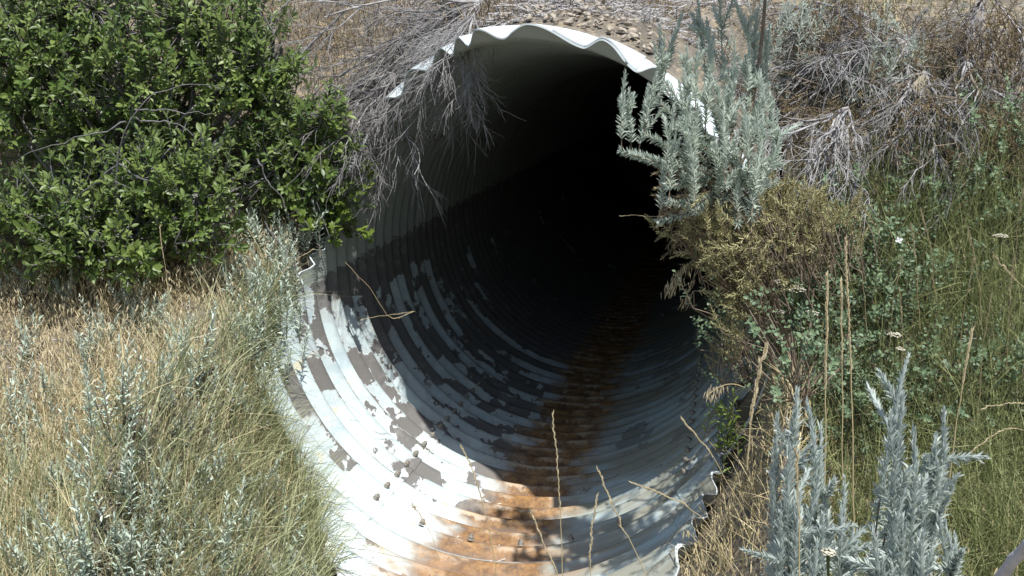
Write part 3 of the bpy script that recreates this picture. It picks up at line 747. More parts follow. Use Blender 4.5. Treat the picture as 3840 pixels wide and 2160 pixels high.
dead_shrub(b_, [(P0, at(*t), r) for t, r in [((845, 62, .45), .010), ((800, 75, .35), .007), ((780, 90, .3), .007), ((885, 130, .3), .009), ((905, 145, .35), .008), ((870, 110, .3), .007), ((840, 30, .5), .007), ((930, 20, .6), .006), ((860, 5, .6), .007), ((825, 100, .25), .006), ((955, 30, .55), .006), ((890, 90, .35), .006), ((800, 45, .45), .006)]],
           'sprawling dead grey shrub with fanned bare branches at the top right', (0, 9, 8), .05, .5, .12)
b_ = gpt(1.32, .12)
P0 = at(848, 108, .15)
dead_shrub(b_, [(P0, at(*t), r) for t, r in [((800, 160, -.1), .008), ((782, 172, -.12), .007), ((835, 165, -.1), .007), ((815, 172, -.15), .006), ((790, 130, 0), .006), ((775, 150, -.1), .006), ((765, 115, 0), .006), ((800, 110, .05), .006), ((860, 160, -.05), .006), ((778, 185, -.15), .006)]],
           'broken dead bush with a thick pale stump beside the tall silvery sagebrush', (0, 8, 7), .05, .6)
b_ = gpt(1.45, .75)
P0 = at(815, 2, .7)
dead_shrub(b_, [(P0, at(*t), r) for t, r in [((770, 30, .5), .006), ((790, 60, .45), .006), ((830, 55, .45), .006), ((860, 30, .55), .006), ((780, 90, .35), .005), ((840, 85, .35), .005), ((760, 60, .4), .005), ((880, 60, .45), .005)]],
           'dark tangle of dead twigs at the top edge right of the tall silvery sagebrush', (0, 10, 9), .05, .25)
b_ = gpt(2.1, .75)
P0 = at(990, -10, .75)
dead_shrub(b_, [(P0, at(*t), r) for t, r in [((940, 30, .55), .006), ((960, 60, .5), .006), ((1000, 60, .5), .006), ((1020, 30, .55), .006), ((930, 0, .6), .005), ((975, 95, .4), .005), ((1015, 100, .4), .005), ((945, 75, .45), .005)]],
           'dark tangle of dead twigs in the upper right corner', (0, 10, 9), .05, .2)
b_ = gpt(1.7, .35)
P0 = at(925, 72, .35)
dead_shrub(b_, [(P0, at(*t), r) for t, r in [((870, 120, .1), .006), ((890, 150, .05), .006), ((920, 150, .05), .006), ((950, 140, .1), .006), ((960, 100, .2), .005), ((880, 90, .2), .005), ((905, 120, .1), .005), ((985, 120, .15), .005), ((940, 165, .0), .005)]],
           'low dark dead shrub above the small-leaved shrubs on the right bank', (0, 11, 9), .05, .3)
b_ = gpt(1.9, .45)
P0 = at(968, 60, .4)
dead_shrub(b_, [(P0, at(*t), r) for t, r in [((930, 150, .15), .006), ((915, 170, .1), .006), ((960, 110, .3), .005), ((990, 60, .4), .005), ((935, 95, .3), .006), ((1005, 130, .2), .005), ((975, 150, .15), .005)]],
           'thin dead brush at the far upper right edge', (0, 6, 6), .05, .4)
b_ = gpt(.38, 1.25)
P0 = at(606, -6, 1.15)
dead_shrub(b_, [(P0, at(*t), r) for t, r in [((585, 22, .95), .004), ((625, 26, .95), .004), ((612, 10, .95), .003), ((570, 8, 1.1), .003), ((640, 5, 1.0), .003)]],
           'little bare dead twig on the soil above the pipe lip', (0, 3, 3), .03, .6)

# ------------------------------------------------------------------ dry and yellowing herbs hanging over the right rim
def herb_mass(name, base, boxes, label, mat, L, Wd, ln, nleaf, down, T=LEAF_LINEAR, cat='herb', tilt=(20, 55), rad=.002, sm='stemd', group=None, u0=.1):
    pl = Plant()
    for (x, y, d), (sx, sy, sd), n, dr in boxes:
        for _ in range(n):
            tp = at(rng.normal(x, sx), rng.normal(y, sy), d + rng.normal(0, sd)); dd = unit(np.asarray(dr) + rng.normal(0, .35, 3)); l = ln * rng.uniform(.6, 1.2)
            st = tp - dd * l
            b = st + (base - st) * .22 + rng.normal(0, .02, 3)
            pl.stem.tube(np.array([b, (b + st) / 2 + rng.normal(0, .015, 3), st]), [rad * 1.2, rad, rad * .8], 4, rng.random())
            sprig(pl, st, dd, l, nleaf, L, Wd, T, tilt, u0, down, .10, rad * .7)
    return finish(pl, name, base, label, cat, group, sm, mat)
herb_mass('dry_sagebrush', gpt(1.08, -.3), [((672, 205, -0.62), (13, 14, .06), 22, (-.8, -.2, -.05)), ((664, 222, -0.62), (8, 9, .05), 10, (-.9, -.2, -.35)), ((668, 168, -0.65), (14, 10, .05), 16, (-.9, -.2, .05)), ((672, 246, -0.65), (8, 7, .05), 8, (-.8, -.1, -.5)), ((700, 232, -0.65), (14, 12, .05), 14, (-.5, -.4, -.1))],
          'withered tan sagebrush twigs jutting over the dark pipe from the right', 'sagedry', .020, .0034, .11, 26, .02, cat='sagebrush')
herb_mass('yellow_herb', gpt(1.16, -.45), [((712, 222, -0.82), (22, 18, .08), 80, (-.35, -.4, .45)), ((742, 266, -0.82), (20, 15, .07), 60, (-.3, -.5, .3)), ((704, 252, -0.82), (14, 10, .06), 34, (-.6, -.4, .0)), ((730, 300, -0.82), (12, 14, .06), 34, (-.5, -.5, .1))],
          'yellowing feathery herb spilling over the right rim of the pipe', 'olive', .018, .0030, .11, 34, .01)
herb_mass('yellow_herb', gpt(1.3, -.35), [((772, 190, -.45), (24, 14, .08), 80, (0, -.3, .7)), ((815, 206, -.4), (26, 14, .08), 70, (0, -.3, .7)), ((790, 225, -.45), (26, 12, .08), 60, (0, -.4, .6))],
          'yellow-tan herb patch below the broken dead bush on the right bank', 'olive', .018, .0030, .11, 34, .01)
herb_mass('yellow_herb', gpt(1.0, -.55), [((726, 338, -.5), (9, 10, .05), 26, (-.3, -.3, .7)), ((722, 352, -.5), (8, 8, .04), 14, (-.5, -.3, .4))],
          'low olive-yellow tuft on the right edge of the pipe beside the bolts', 'olive', .010, .0022, .08, 30, 0.0)
herb_mass('green_weed', gpt(1.0, -.72), [((728, 428, -.75), (5, 14, .03), 9, (-.1, -.2, .9)), ((722, 405, -.72), (8, 6, .03), 5, (-.3, -.3, .7))],
          'small fresh green weed growing right at the lower right rim', 'currant', .035, .008, .10, 9, 0.0, LEAF_MUG, tilt=(30, 65))

herb_mass('brown_brush', gpt(1.95, .5), [((985, 50, .4), (40, 40, .16), 230, (0, -.4, .5)), ((935, 130, .1), (34, 18, .1), 70, (0, -.5, .4)), ((1005, 140, .1), (20, 25, .1), 60, (0, -.5, .4))],
          'brown withered brush covering the slope in the upper right corner', 'brown', .018, .003, .14, 26, .01, cat='brush')
herb_mass('brown_brush', gpt(1.5, .5), [((830, 20, .55), (44, 18, .12), 150, (0, -.4, .5)), ((895, 110, .2), (26, 18, .1), 50, (-.2, -.5, .2)), ((800, 130, .1), (24, 24, .1), 60, (-.2, -.5, .3))],
          'dull brown undergrowth beneath the fanned dead branches', 'brown', .018, .003, .13, 24, .01, cat='brush')
# ------------------------------------------------------------------ low small-leaved shrubs on the right bank
def snowberry(seed):
    pl = Plant(); base = np.zeros(3)
    for k in range(34):
        tp = np.array([rng.normal(0, .13), rng.normal(-.05, .10), abs(rng.normal(.17, .09)) + .05]); d = unit(np.array([tp[0] * 2, tp[1] * 2 - .3, .55]) + rng.normal(0, .3, 3))
        st = tp - d * .12
        pl.stem.tube(np.array([base + rng.normal(0, .015, 3) * [1, 1, 0], (base + st) / 2 + rng.normal(0, .015, 3), st]), [.003, .0025, .002], 4, rng.random())
        sprig(pl, st, d, .15, 15, rng.uniform(.017, .027), .015, LEAF_ROUND, (50, 80), .05, .02, .12, .0014)
    return pl
SB = []
SBG = 'low blue-green shrubs on the right bank'
spots = [(762, 262), (792, 258), (830, 256), (770, 290), (800, 305), (838, 292), (880, 285), (925, 285), (784, 335), (815, 345), (850, 335), (888, 330), (1000, 350), (800, 375), (835, 380), (870, 372), (905, 382), (955, 388), (860, 412), (895, 420), (890, 225), (945, 222), (1000, 225), (1010, 165), (968, 180), (820, 405), (850, 262), (740, 330), (745, 360), (930, 410), (1015, 400), (985, 130)]
for i, (x, y) in enumerate(spots):
    p = hit(x, y + 26)
    lab, SBG = (('low small-leaved shrub on the bank close to the right pipe rim', 'small-leaved shrubs by the right rim') if x < 800 else
                ('small-leaved shrub high on the right bank under the dead brush', 'small-leaved shrubs high on the right bank') if y < 240 else
                ('small-leaved shrub low down behind the foreground sagebrush clumps', 'small-leaved shrubs behind the foreground sagebrush') if y > 365 else
                ('small-leaved shrub in the middle of the right bank among tall stalks', 'small-leaved shrubs in the middle of the right bank') if x < 910 else
                ('small-leaved shrub near the right edge of the bank', 'small-leaved shrubs near the right edge'))
    if i < 5:
        pl = snowberry(i); r = finish(pl, 'snowberry_shrub', (0, 0, 0), lab, 'shrub', SBG, 'stemd', 'snow'); SB.append(r)
        r.location = [float(c) for c in p]
        for ch in r.children: ch.matrix_parent_inverse = Matrix()
    else: copy_tree(SB[i % 5], p, rng.uniform(-.6, .6), rng.uniform(.55, .95), lab)['group'] = SBG

# ------------------------------------------------------------------ silver herbs on the left bank
def mugwort(seed, n=9, h=.2):
    pl = Plant()
    for k in range(n):
        d = unit(np.array([rng.normal(0, .25), rng.normal(-.05, .25), 1])); b = np.array([rng.normal(0, .04), rng.normal(0, .04), -.02])
        sprig(pl, b, d, h * rng.uniform(.6, 1.25), 34, .026, .0062, LEAF_MUG, (25, 70), .12, 0, .07, .002, (.1, 1))
    return pl
MG = []
spots = [(14, 272), (38, 268), (62, 285), (140, 258), (132, 282), (205, 222), (238, 212), (262, 222), (288, 228), (300, 218), (252, 268), (276, 262), (262, 300), (280, 300), (246, 330), (272, 335), (150, 302), (178, 318), (196, 345), (100, 318), (84, 345), (26, 335), (60, 372), (18, 392), (110, 388), (160, 372), (205, 385), (232, 372), (250, 395), (40, 425), (84, 430), (128, 436), (180, 428), (14, 462), (60, 470), (105, 482), (150, 480), (205, 470), (30, 515), (75, 520), (122, 525), (165, 530), (208, 530), (246, 485), (244, 520), (16, 560), (60, 562), (102, 565), (150, 568), (195, 566), (236, 560), (286, 520), (300, 565), (40, 545), (90, 545), (135, 550), (285, 245), (268, 245), (275, 275), (286, 315), (268, 355), (262, 372), (258, 345), (225, 255), (280, 280), (265, 320)]
for i, (x, y) in enumerate(spots):
    p = hit(x, min(y + 32, 640))
    lab, grp = (('silvery herb in the row growing against the left rim of the pipe', 'silver herbs along the left rim') if y < 380 and x > 220 else
                ('silvery herb at the foot of the large green shrub', 'silver herbs below the green shrub') if y < 310 else
                ('silvery herb in the dense patch at the bottom left', 'silver herbs at the bottom left') if y > 455 else
                ('silvery herb standing in the dry tan grass of the left bank', 'silver herbs in the dry grass'))
    if i < 6:
        r = finish(mugwort(i), 'silver_herb', (0, 0, 0), lab, 'herb', grp, 'stemd', 'mug'); MG.append(r)
        r.location = [float(c) for c in p]
        for ch in r.children: ch.matrix_parent_inverse = Matrix()
    else: copy_tree(MG[i % 6], p, rng.uniform(0, 6.28), rng.uniform(.85, 1.35), lab)['group'] = grp

# ------------------------------------------------------------------ grass
def scatter(x0, x1, y0, y1, n, fn=None):
    X = rng.uniform(x0, x1, n * 4); Y = rng.uniform(y0, y1, n * 4)
    k = np.ones(len(X), bool) if fn is None else rng.random(len(X)) < fn(X, Y)
    thl = np.sign(X) * np.degrees(np.arcsin(np.clip(np.abs(X) / 1.05, 0, 1)))
    k &= (np.abs(X) > 1.08) | (Y > np.interp(X, YS[:, 0], YS[:, 1]) + .05) | (Y < rim_y(thl) - .04)
    X, Y = X[k][:n], Y[k][:n]
    return np.stack([X, Y, ground_z(X, Y) - .01], -1)
def blades(mb, P, Lr, Wd, lean, r=(0, 1), heading=None):
    n = len(P); L = rng.uniform(*Lr, n); h = rng.uniform(0, 6.28, n) if heading is None else heading + rng.normal(0, .8, n)
    ln = np.abs(rng.normal(0, lean, n)) + .05
    D = np.stack([np.cos(h) * np.sin(ln), np.sin(h) * np.sin(ln), np.cos(ln)], -1)
    N = np.stack([-np.cos(h) * np.cos(ln), -np.sin(h) * np.cos(ln), np.sin(ln)], -1) + rng.normal(0, .5, (n, 3)) * np.array([1, 1, .3])
    Fm = frame(D, N); w = Wd * rng.uniform(.6, 1.3, n)
    M = np.stack([Fm[:, :, 0] * w[:, None], Fm[:, :, 1] * L[:, None], Fm[:, :, 2] * L[:, None]], -1)
    rr = rng.uniform(*r, n); ww = rng.integers(0, 4, n)
    for i, T in enumerate(BLADES):
        k = ww == i; mb.inst(T, M[k], P[k], rr[k])
def spikes(mb, P, hr, Lr, Wd, r=(0, 1), tiltm=.45):
    n = len(P); Q = P + np.stack([rng.normal(0, .03, n), rng.normal(0, .03, n), rng.uniform(*hr, n)], -1)
    D = unit(np.stack([rng.normal(0, tiltm, n), rng.normal(0, tiltm, n), -np.ones(n)], -1)); Fm = frame(D, rng.normal(size=(n, 3)))
    L = rng.uniform(*Lr, n); w = Wd * rng.uniform(.7, 1.3, n)
    M = np.stack([Fm[:, :, 0] * w[:, None], Fm[:, :, 1] * L[:, None], Fm[:, :, 2] * w[:, None]], -1)
    mb.inst(SPIKE[0], M, Q, rng.uniform(*r, n))
def lump(x, y, s, f=2.2): return np.clip(sm_noise(x, y, s, 10, f, f * 4) * 6 + .5, 0, 1)
def stuff(mb, name, mat, label=None, cat=None):
    o = place(mb.mesh(name, MAT[mat]), name); tag(o, label, cat, kind='stuff'); return o
# left bank, dry
tan_f = lambda x, y: np.clip(.25 + 1.2 * smooth(-x, 1.15, 1.7) * smooth(y, -.75, -.2), 0, 1) * (0.45 + .55 * lump(x, y, 21))
mb = Mesh(); P = scatter(-3.4, -1.06, -1.1, 1.2, 15000, tan_f); blades(mb, P, (.08, .24), .0026, .75)
P = scatter(-2.6, -.7, -1.7, -.1, 7500, lambda x, y: .3 + .7 * lump(x, y, 61)); blades(mb, P, (.12, .3), .0028, .6)
stuff(mb, 'dry_grass', 'tan', 'matted dry tan grass covering the left bank', 'grass')
mb = Mesh(); P = scatter(-3.4, -.95, -1.1, .75, 13000, lambda x, y: np.clip(tan_f(x, y) + .12, 0, 1)); spikes(mb, P, (.05, .2), (.018, .034), .0042)
stuff(mb, 'dry_seed_heads', 'head', 'pale hanging seed heads of the dry grass on the left bank', 'grass')
# left bank, green, thick along the pipe and at the bottom
def grn(x, y): return np.clip(smooth(-y, .0, .6) * (.35 + smooth(x, -2.0, -1.2)) + .9 * np.exp(-((x + 1.12) / .13) ** 2) * smooth(-y, -.7, -.1), 0, 1) * (.35 + .65 * lump(x, y, 33))
mb = Mesh(); P = scatter(-3.2, -.80, -1.9, .6, 6000, grn); blades(mb, P, (.14, .38), .0034, .65)
P = np.array([gpt(-1.10 + rng.normal(0, .03), rng.uniform(-.4, .25)) for _ in range(500)]); blades(mb, P, (.14, .34), .0032, .55, heading=0.1)
P = scatter(-1.15, -.55, -1.3, -.1, 1700); P = P[P[:, 0] < -.5]; blades(mb, P, (.14, .40), .0036, .6, heading=0.25)
P = np.array([gpt(-1.09 + rng.normal(0, .02), rng.uniform(-.25, .45)) for _ in range(420)]); blades(mb, P, (.1, .26), .003, .7, heading=0.0)
th_ = rng.uniform(-66, -30, 700); yy_ = rim_y(th_) - rng.uniform(.02, .12, 700); P = np.stack([1.05 * np.sin(np.radians(th_)), yy_, -1.05 * np.cos(np.radians(th_))], -1); blades(mb, P, (.10, .28), .003, .65, heading=0.6)
stuff(mb, 'green_grass', 'grass', 'long green grass leaning over the left rim of the pipe', 'grass')
# under the shrub and behind it on the slope
mb = Mesh(); P = scatter(-3.4, -.1, .3, 3.0, 20000, lambda x, y: .4 + .6 * lump(x, y, 8)); blades(mb, P, (.06, .2), .003, .6); spikes(mb, P[:1500], (.05, .22), (.02, .035), .0045)
stuff(mb, 'slope_grass', 'brown', 'brown dead grass on the slope behind the left shrub', 'grass')
# top of the pipe and right top: brown tufts
def brf(x, y): return np.exp(-((x - .62) / .16) ** 2 - ((y - .95) / .14) ** 2) + .35 * smooth(y, 1.3, 1.8) * lump(x, y, 5)
mb = Mesh(); P = scatter(-1.0, 1.1, 1.01, 2.6, 2600, brf); P2 = np.array([gpt(.56 + rng.normal(0, .10), .88 + rng.normal(0, .09)) for _ in range(1500)])
P2 = P2[P2[:, 2] > .3]; blades(mb, P, (.04, .14), .003, .7); blades(mb, P2, (.02, .065), .0026, .8)
stuff(mb, 'brown_grass', 'brown', 'brown curled grass tuft on the soil right above the pipe lip', 'grass')
# right bank
rb = lambda x, y: (.35 + .65 * lump(x, y, 44)) * (1 - .85 * smooth(y, .12, .42))
mb = Mesh(); P = scatter(1.09, 3.0, -1.9, 1.5, 17000, rb); blades(mb, P, (.14, .42), .0030, .7)
P = scatter(1.25, 2.9, -1.0, .9, 5200, lambda x, y: np.clip(.2 + smooth(x, 1.3, 1.7) * lump(x, y, 71), 0, 1) * (1 - smooth(y, .05, .3))); blades(mb, P, (.24, .52), .0030, .75, (.45, 1))
stuff(mb, 'bank_grass', 'rgrass', 'long thin green grass tangled through the right bank', 'grass')
mb = Mesh(); P = scatter(1.07, 3.0, -1.6, 1.8, 8000, lambda x, y: .15 + .85 * lump(x, y, 55)); blades(mb, P, (.08, .28), .0026, .65)
spikes(mb, P[:1400], (.06, .22), (.018, .032), .004)
Pe = np.concatenate([scatter(.72, 1.2, -1.6, -.3, 1500), scatter(1.0, 1.25, -1.4, .2, 500)]); blades(mb, Pe, (.06, .16), .003, .6); spikes(mb, Pe[::3], (.03, .15), (.022, .036), .0045)
stuff(mb, 'dry_bank_grass', 'tan', 'dry tan grass and seed heads on the right bank by the pipe rim', 'grass')
# leaf litter and twigs on the banks
mb = Mesh(); P = np.concatenate([scatter(-3.2, -1.0, -1.2, 2.0, 1500), scatter(1.06, 2.8, -1.6, 1.8, 1600), scatter(-.9, 1.0, .5, 1.8, 5200)]); n = len(P)
D = unit(np.stack([rng.normal(size=n), rng.normal(size=n), rng.normal(0, .35, n)], -1)); L = rng.uniform(.02, .12, n)
Fm = frame(D, np.array([0, 0, 1.]) + rng.normal(0, .3, (n, 3)))
T = (np.array([(-.5, 0, 0), (.5, 0, 0), (.5, 1, 0), (-.5, 1, 0), (0, 0, .8), (0, 1, .8)]), np.array([(0, 4, 5, 3), (4, 1, 2, 5)]))
mb.inst(T, np.stack([Fm[:, :, 0] * .0035, Fm[:, :, 1] * L[:, None], Fm[:, :, 2] * .0035], -1), P + [0, 0, .02], rng.random(n))
o = place(mb.mesh('twig_litter', MAT['dead']), 'twig_litter'); tag(o, 'broken twig litter strewn over the soil', 'litter', kind='stuff')

# ------------------------------------------------------------------ single grass stalks that stand out
def stalk(pts, label, r=.0016, head=.35, hw=.0042, hl=.014, nh=26, mat='head', group=None):
    P = np.array([at(*p) for p in pts]); s = np.linspace(0, 1, 14)
    P = np.stack([np.interp(s, np.linspace(0, 1, len(P)), P[:, i]) for i in range(3)], -1)
    for _ in range(2): P[1:-1] = (P[:-2] + P[1:-1] * 2 + P[2:]) / 4
    P[1:-1] += rng.normal(0, .0015, (12, 3))
    root = empty('grass_stalk', P[0], label, 'grass stalk', group)
    mb = Mesh(); mb.tube(P, np.linspace(r, r * .6, 14), 5, .3)
    place(mb.mesh('stem', MAT['tan'], True), 'stem', root)
    mb = Mesh(); u = np.linspace(1 - head, 1.0, nh); q, t = along(P, u); ph = np.arange(nh) * math.pi + rng.normal(0, .3, nh)
    ref = unit(np.cross(t, [.1, .9, .2])); b = np.cross(t, ref); ra = np.cos(ph)[:, None] * ref + np.sin(ph)[:, None] * b
    D = t + ra * .22; Fm = frame(D, ra); L = hl * rng.uniform(.8, 1.2, nh)
    mb.inst(SPIKE[0], np.stack([Fm[:, :, 0] * hw, Fm[:, :, 1] * L[:, None], Fm[:, :, 2] * hw], -1), q - ra * .0005, rng.random(nh))
    place(mb.mesh('seed_head', MAT[mat]), 'seed_head', root)
G = -2.2
stalk([(564, 600, -1.6), (560, 500, -1.6), (553, 415, -1.6)], 'upright seed stalk standing before the rusty floor, tallest in the mouth', .0014, .55, .0035)
stalk([(570, 605, -1.7), (545, 545, -1.7), (531, 512, -1.7)], 'short thick seed stalk leaning left at the bottom before the rust', .0016, .7, .004)
stalk([(662, 610, -1.6), (630, 540, -1.6), (612, 505, -1.6), (598, 470, -1.6)], 'seed stalk leaning left in front of the lower right pipe wall', .0014, .6, .004)
stalk([(592, 600, -1.6), (590, 545, -1.6), (597, 497, -1.6)], 'short seed stalk bending right beside the rust stripe', .0013, .7, .004)
stalk([(498, 592, -1.5), (492, 540, -1.5), (478, 485, -1.5), (462, 448, -1.5)], 'seed stalk leaning left across the sunlit pipe floor', .0012, .5, .004)
stalk([(440, 560, -1.2), (430, 530, -1.2), (418, 512, -1.2), (413, 505, -1.2)], 'small bent seed stalk on the lower left pipe wall', .001, .6, .003)
stalk([(745, 600, -1.6), (716, 535, -1.6), (690, 505, -1.6), (633, 483, -1.6)], 'long seed stalk reaching left over the lower right rim', .0013, .35, .004)
stalk([(770, 560, -1.3), (735, 495, -1.3), (708, 448, -1.3), (683, 420, -1.3)], 'pale stalk slanting up left across the right rim bolts', .0013, .4, .004)
stalk([(747, 470, -1.5), (752, 410, -1.5), (759, 370, -1.5), (766, 347, -1.5)], 'thick cream seed head stalk leaning right beside the pipe rim', .0022, .75, .0075, .02, 34)
stalk([(824, 560, -1.6), (825, 430, -1.6), (826, 350, -1.6), (827, 276, -1.6)], 'leftmost of the three tall straight stalks on the right bank', .0020, .5, .0048, .016, 40)
stalk([(843, 560, -1.55), (842, 430, -1.55), (842, 350, -1.55), (841, 282, -1.55)], 'middle of the three tall straight stalks on the right bank', .0017, .4, .0036, .014, 34)
stalk([(855, 560, -1.6), (852, 420, -1.6), (849, 330, -1.6), (846, 240, -1.6)], 'tallest and rightmost of the three straight stalks on the right bank', .0019, .5, .0045, .016, 40)
stalk([(938, 560, -1.6), (950, 470, -1.6), (962, 390, -1.6), (972, 332, -1.6)], 'tall stalk leaning right behind the foreground sagebrush', .0018, .3, .0042, .015, 26)
stalk([(802, 640, -2.5), (799, 540, -2.5), (798, 480, -2.5), (796, 452, -2.5)], 'dry stalk standing in front of the left foreground sagebrush clump', .0016, .3, .0034, .012, 22)
stalk([(1060, 440, -.9), (1010, 425, -.9), (985, 440, -.9), (972, 452, -.9)], 'arching seed head drooping left at the right edge of the picture', .0012, .7, .0042, .014, 26)
stalk([(1050, 402, -.9), (1010, 403, -.9), (985, 408, -.9)], 'short horizontal seed head at the right edge above the arching one', .0012, .7, .0042, .014, 20)
stalk([(1045, 300, -.5), (1020, 285, -.5), (1004, 268, -.5), (996, 258, -.5)], 'curved cream seed head high on the right edge', .0014, .6, .005, .016, 24)
stalk([(266, 330, .0), (270, 290, .0), (290, 262, .0), (312, 250, .0)], 'curved pale seed stalk among silver herbs left of the pipe', .0014, .6, .0042, .013, 24)
stalk([(176, 380, -.5), (168, 290, -.5), (160, 228, -.5)], 'thin upright stalk against the dark gap under the green shrub', .0012, .25, .003, .012, 16)
stalk([(360, 320, .2), (380, 316, .25), (410, 312, .3)], 'pale straw poking right across the pipe coating', .0011, .3, .0026, .012, 14)
stalk([(345, 262, .25), (372, 290, .3), (390, 322, .3), (412, 312, .35)], 'tan seed stalk crossing the shadow edge on the left pipe wall', .0009, .35, .0034, .013, 16)
stalk([(760, 265, -.6), (705, 240, -.6), (675, 216, -.6), (622, 216, -.55)], 'bare straw sticking out level over the black pipe opening', .0013, .2, .0022, .012, 12)
stalk([(690, 205, -.7), (700, 240, -.7), (715, 285, -.7), (760, 335, -.7)], 'grey straw slanting down right across the yellow herb', .0016, .1, .002, .012, 8)

for k_, (x, y, l_, d_) in enumerate([(886, 318, -60, .3), (922, 300, -75, -.2), (955, 340, -80, .35), (985, 300, -70, -.3), (1005, 345, -85, .15), (940, 270, -60, -.35), (905, 360, -70, -.1), (975, 385, -90, .3), (870, 300, -55, -.3), (1012, 250, -60, .2)]):
    stalk([(x + 10 * d_, y + 30, -.8), (x + 25 * d_, y + l_ * .4, -.85), (x + 55 * d_, y + l_, -.9)], 'slender tan seed stalk among the grass of the right bank', .0011, .4, .0034, .013, 20, group='slender stalks on the right bank')
def drooping(p0, p1, label, n=120, spread=.035, stemr=.0013):
    A0, A1 = at(*p0), at(*p1); root = empty('drooping_brome', A0, label, 'grass stalk')
    t = np.linspace(0, 1, 10)[:, None]; mid = (A0 + A1) / 2 + np.array([0, 0, .05]); P = (1 - t) ** 2 * A0 + 2 * t * (1 - t) * mid + t * t * A1
    mb = Mesh(); mb.tube(P, .0013, 4, .4); place(mb.mesh('stem', MAT['tan'], True), 'stem', root)
    mb = Mesh(); u = rng.uniform(.5, 1, n); q, tt = along(P, u); q = q + rng.normal(0, spread * .35, (n, 3)) * np.array([1, 1, .4])
    D = unit(np.stack([rng.normal(-.1, .22, n), rng.normal(-.1, .2, n), -np.ones(n)], -1)); Fm = frame(D, rng.normal(size=(n, 3))); L = rng.uniform(.018, .030, n)
    mb.inst(SPIKE[0], np.stack([Fm[:, :, 0] * .0022, Fm[:, :, 1] * L[:, None], Fm[:, :, 2] * .0022], -1), q, rng.random(n))
    place(mb.mesh('seed_head', MAT['head']), 'seed_head', root)
drooping((708, 252, -.55), (668, 292, -.6), 'large drooping tan seed head hanging over the black pipe opening')
drooping((705, 262, -.55), (683, 308, -.6), 'narrow drooping seed head below the large one over the opening', 34, .025)
drooping((712, 232, -.6), (688, 246, -.62), 'small tan seed tassel hanging under the yellow herb', 34, .03)
drooping((735, 240, -.6), (716, 256, -.62), 'wispy tan tassel in front of the yellow herb', 44, .035)
drooping((745, 388, -.9), (705, 398, -.95), 'tan tassel hanging over the bolts on the right rim', 40, .03)
drooping((925, 70, .2), (918, 92, .15), 'pale hanging seed tassel among dead branches at the upper right', 44, .03)

# ------------------------------------------------------------------ yarrow
def yarrow(px, py, d, label, r=.03):
    c = at(px, py, d); base = gpt(c[0] + .03, c[1] + .12); root = empty('yarrow', base, label, 'flower', None)
    t = np.linspace(0, 1, 8)[:, None]; mid = np.array([base[0], base[1], (base[2] + c[2]) / 2 + .05]); P = (1 - t) ** 2 * base + 2 * t * (1 - t) * mid + t * t * c
    mb = Mesh(); mb.tube(P, np.linspace(.0022, .0016, 8), 5, .3); n = 46
    a = np.arange(n) * 2.4; rr = r * np.sqrt((np.arange(n) + .5) / n); Q = c + np.stack([rr * np.cos(a), rr * np.sin(a), .012 - .35 * rr ** 2 / r + rng.normal(0, .0015, n)], -1)
    for q in Q[::4]: mb.tube(np.array([P[-2], (P[-1] + q) / 2 - [0, 0, .006], q]), .0008, 3, .3)
    place(mb.mesh('stem', MAT['rgrass'], True), 'stem', root)
    V = [(0, 0, .5)] + [(math.cos(k * 1.047), math.sin(k * 1.047), .15) for k in range(6)] + [(0, 0, -.6)]
    F = [(0, 1 + k, 1 + (k + 1) % 6) for k in range(6)] + [(7, 1 + (k + 1) % 6, 1 + k) for k in range(6)]
    mb = Mesh(); mb.inst((np.array(V), np.array(F)), np.repeat(np.eye(3)[None] * .0044, n, 0), Q, rng.random(n))
    place(mb.mesh('flower_head', MAT['yarrow']), 'flower_head', root)
yarrow(796, 291, -.7, 'brightest cream yarrow flower head on the right bank beside the tall stalks', .030)
yarrow(780, 284, -.65, 'smaller yarrow head just left of the brightest one', .018)
yarrow(778, 314, -.7, 'leftmost lower yarrow head near the pipe side', .020)
yarrow(811, 315, -.75, 'white yarrow head low between the two leftmost tall stalks', .024)
yarrow(894, 337, -.75, 'lone yarrow head right of the tall stalks', .021)
yarrow(900, 352, -.7, 'faded yarrow head just below the lone one', .014)
yarrow(960, 124, .1, 'dull yarrow head high on the right bank', .024)
yarrow(1000, 238, -.35, 'pinkish fading yarrow head near the right edge', .024)
yarrow(828, 557, -2.35, 'small white yarrow head at the bottom between the sagebrush clumps', .012)

# ------------------------------------------------------------------ stones above the lip, log, butterfly
SH = []
for k in range(6):
    r_ = np.random.default_rng(100 + k); import bmesh
    bm = bmesh.new(); bmesh.ops.create_icosphere(bm, subdivisions=2, radius=1)
    sc = r_.uniform(.6, 1.2, 3) * [1, .8, .6]; cuts = [(unit(r_.normal(size=3)), r_.uniform(.55, .85)) for _ in range(9)]
    for v in bm.verts:
        p = np.array(v.co)
        for nrm, h in cuts:
            e = p @ nrm - h
            if e > 0: p = p - nrm * e
        v.co = Vector(p * sc)
    me = bpy.data.meshes.new('stone'); bm.to_mesh(me); bm.free(); me.materials.append(MAT['stone']); SH.append(me)
def stone(x, y, s, lab, grp=None, dz=0):
    p = gpt(x, y, dz); o = bpy.data.objects.new('stone', SH[rng.integers(0, 6)]); COL.objects.link(o)
    o.location = [float(c) for c in p]; o.scale = (s, s, s); o.rotation_euler = (rng.normal(0, .4), rng.normal(0, .4), rng.uniform(0, 6.28)); tag(o, lab, 'stone', grp)
stone(.18, .43, .034, 'largest pale cream stone resting at the edge of the pipe lip', None, .008)
stone(.44, .34, .030, 'whitish block of stone right of centre above the pipe lip', None, .012)
stone(-.03, .55, .022, 'grey stone at the left end of the stones above the lip', None, .008)
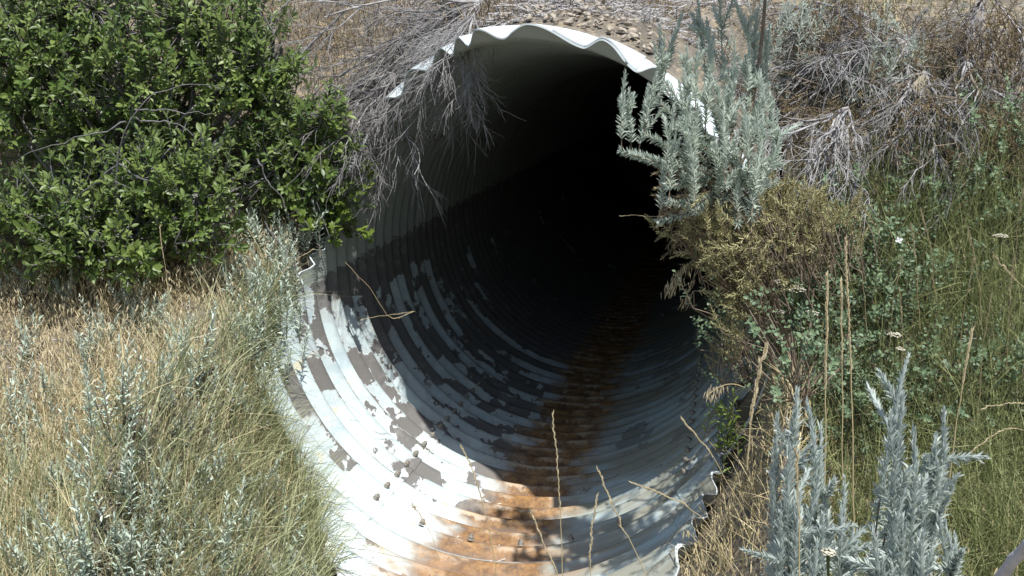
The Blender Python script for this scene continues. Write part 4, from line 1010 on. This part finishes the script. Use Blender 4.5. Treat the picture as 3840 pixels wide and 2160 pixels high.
for k in range(190):
    x = rng.normal(.18, .28)
    if not -.35 < x < .75: continue
    y0_ = float(np.interp(x, YS[:, 0], YS[:, 1])); y = y0_ + .03 + abs(rng.normal(0, .15)); stone(x, y, rng.uniform(.006, .020), 'small pale stone in the rubble above the pipe lip', 'small pale stones above the pipe lip', .022)
mb = Mesh(); P = np.array([at(1060, 520, -2.6), at(1035, 538, -2.55), at(1012, 562, -2.5), at(992, 588, -2.45), at(975, 620, -2.4)])
s = np.linspace(0, 1, 20); P = np.stack([np.interp(s, np.linspace(0, 1, 5), P[:, i]) for i in range(3)], -1) + rng.normal(0, .0012, (20, 3))
mb.tube(P, .010 + rng.normal(0, .0006, 20), 12, .7)
root = empty('dead_log', P[-1], 'weathered grey branch poking in at the bottom right corner', 'branch'); place(mb.mesh('trunk', MAT['log'], True), 'trunk', root)
mb = Mesh(); mb.tube(np.array([P[8], P[8] + [.04, -.01, .035], P[8] + [.09, -.02, .05]]), [.006, .005, .003], 6, .6); place(mb.mesh('stub', MAT['log'], True), 'stub', root)
c = at(899, 240, -.35); root = empty('white_flower', c, 'tiny bright white flower on the right bank above the yarrow', 'flower')
for k in range(4):
    mb = Mesh(); a = k * 1.57 + .4; d = np.array([math.cos(a), -.25, math.sin(a) * .75])
    M = frame(d[None], np.array([[0, -1, .3]])) * np.array([.010, .013, .010]); mb.inst(LEAF_ROUND[0], M, c[None], np.array([.5])); place(mb.mesh('petal', MAT['white'], True), 'petal', root)
mb = Mesh(); mb.tube(np.array([gpt(c[0], c[1] + .1), (gpt(c[0], c[1] + .1) + c) / 2, c]), .0012, 4, .3); place(mb.mesh('stem', MAT['rgrass']), 'stem', root)

# ------------------------------------------------------------------ a little washed-in litter lying in the grooves of the pipe floor
mb = Mesh(); n = 90; kk = rng.integers(-4, 14, n) + .5; th_ = rng.normal(-2, 7, n); y_ = kk * PITCHC + rng.normal(0, .012, n)
ok_ = y_ > rim_y(th_) + .03; P = pipe_p(th_[ok_], y_[ok_], -.006); n = len(P)
D = unit(np.stack([rng.normal(0, 1, n), rng.normal(0, .4, n), rng.normal(0, .15, n)], -1)); L = rng.uniform(.008, .035, n)
Fm = frame(D, np.array([0, 0, 1.]) + rng.normal(0, .3, (n, 3)))
mb.inst(T, np.stack([Fm[:, :, 0] * .004, Fm[:, :, 1] * L[:, None], Fm[:, :, 2] * .004], -1), P, rng.random(n))
tag(place(mb.mesh('floor_litter', MAT['stone']), 'floor_litter'), 'scattered bits of litter in the grooves of the rusty pipe floor', 'litter', kind='stuff')
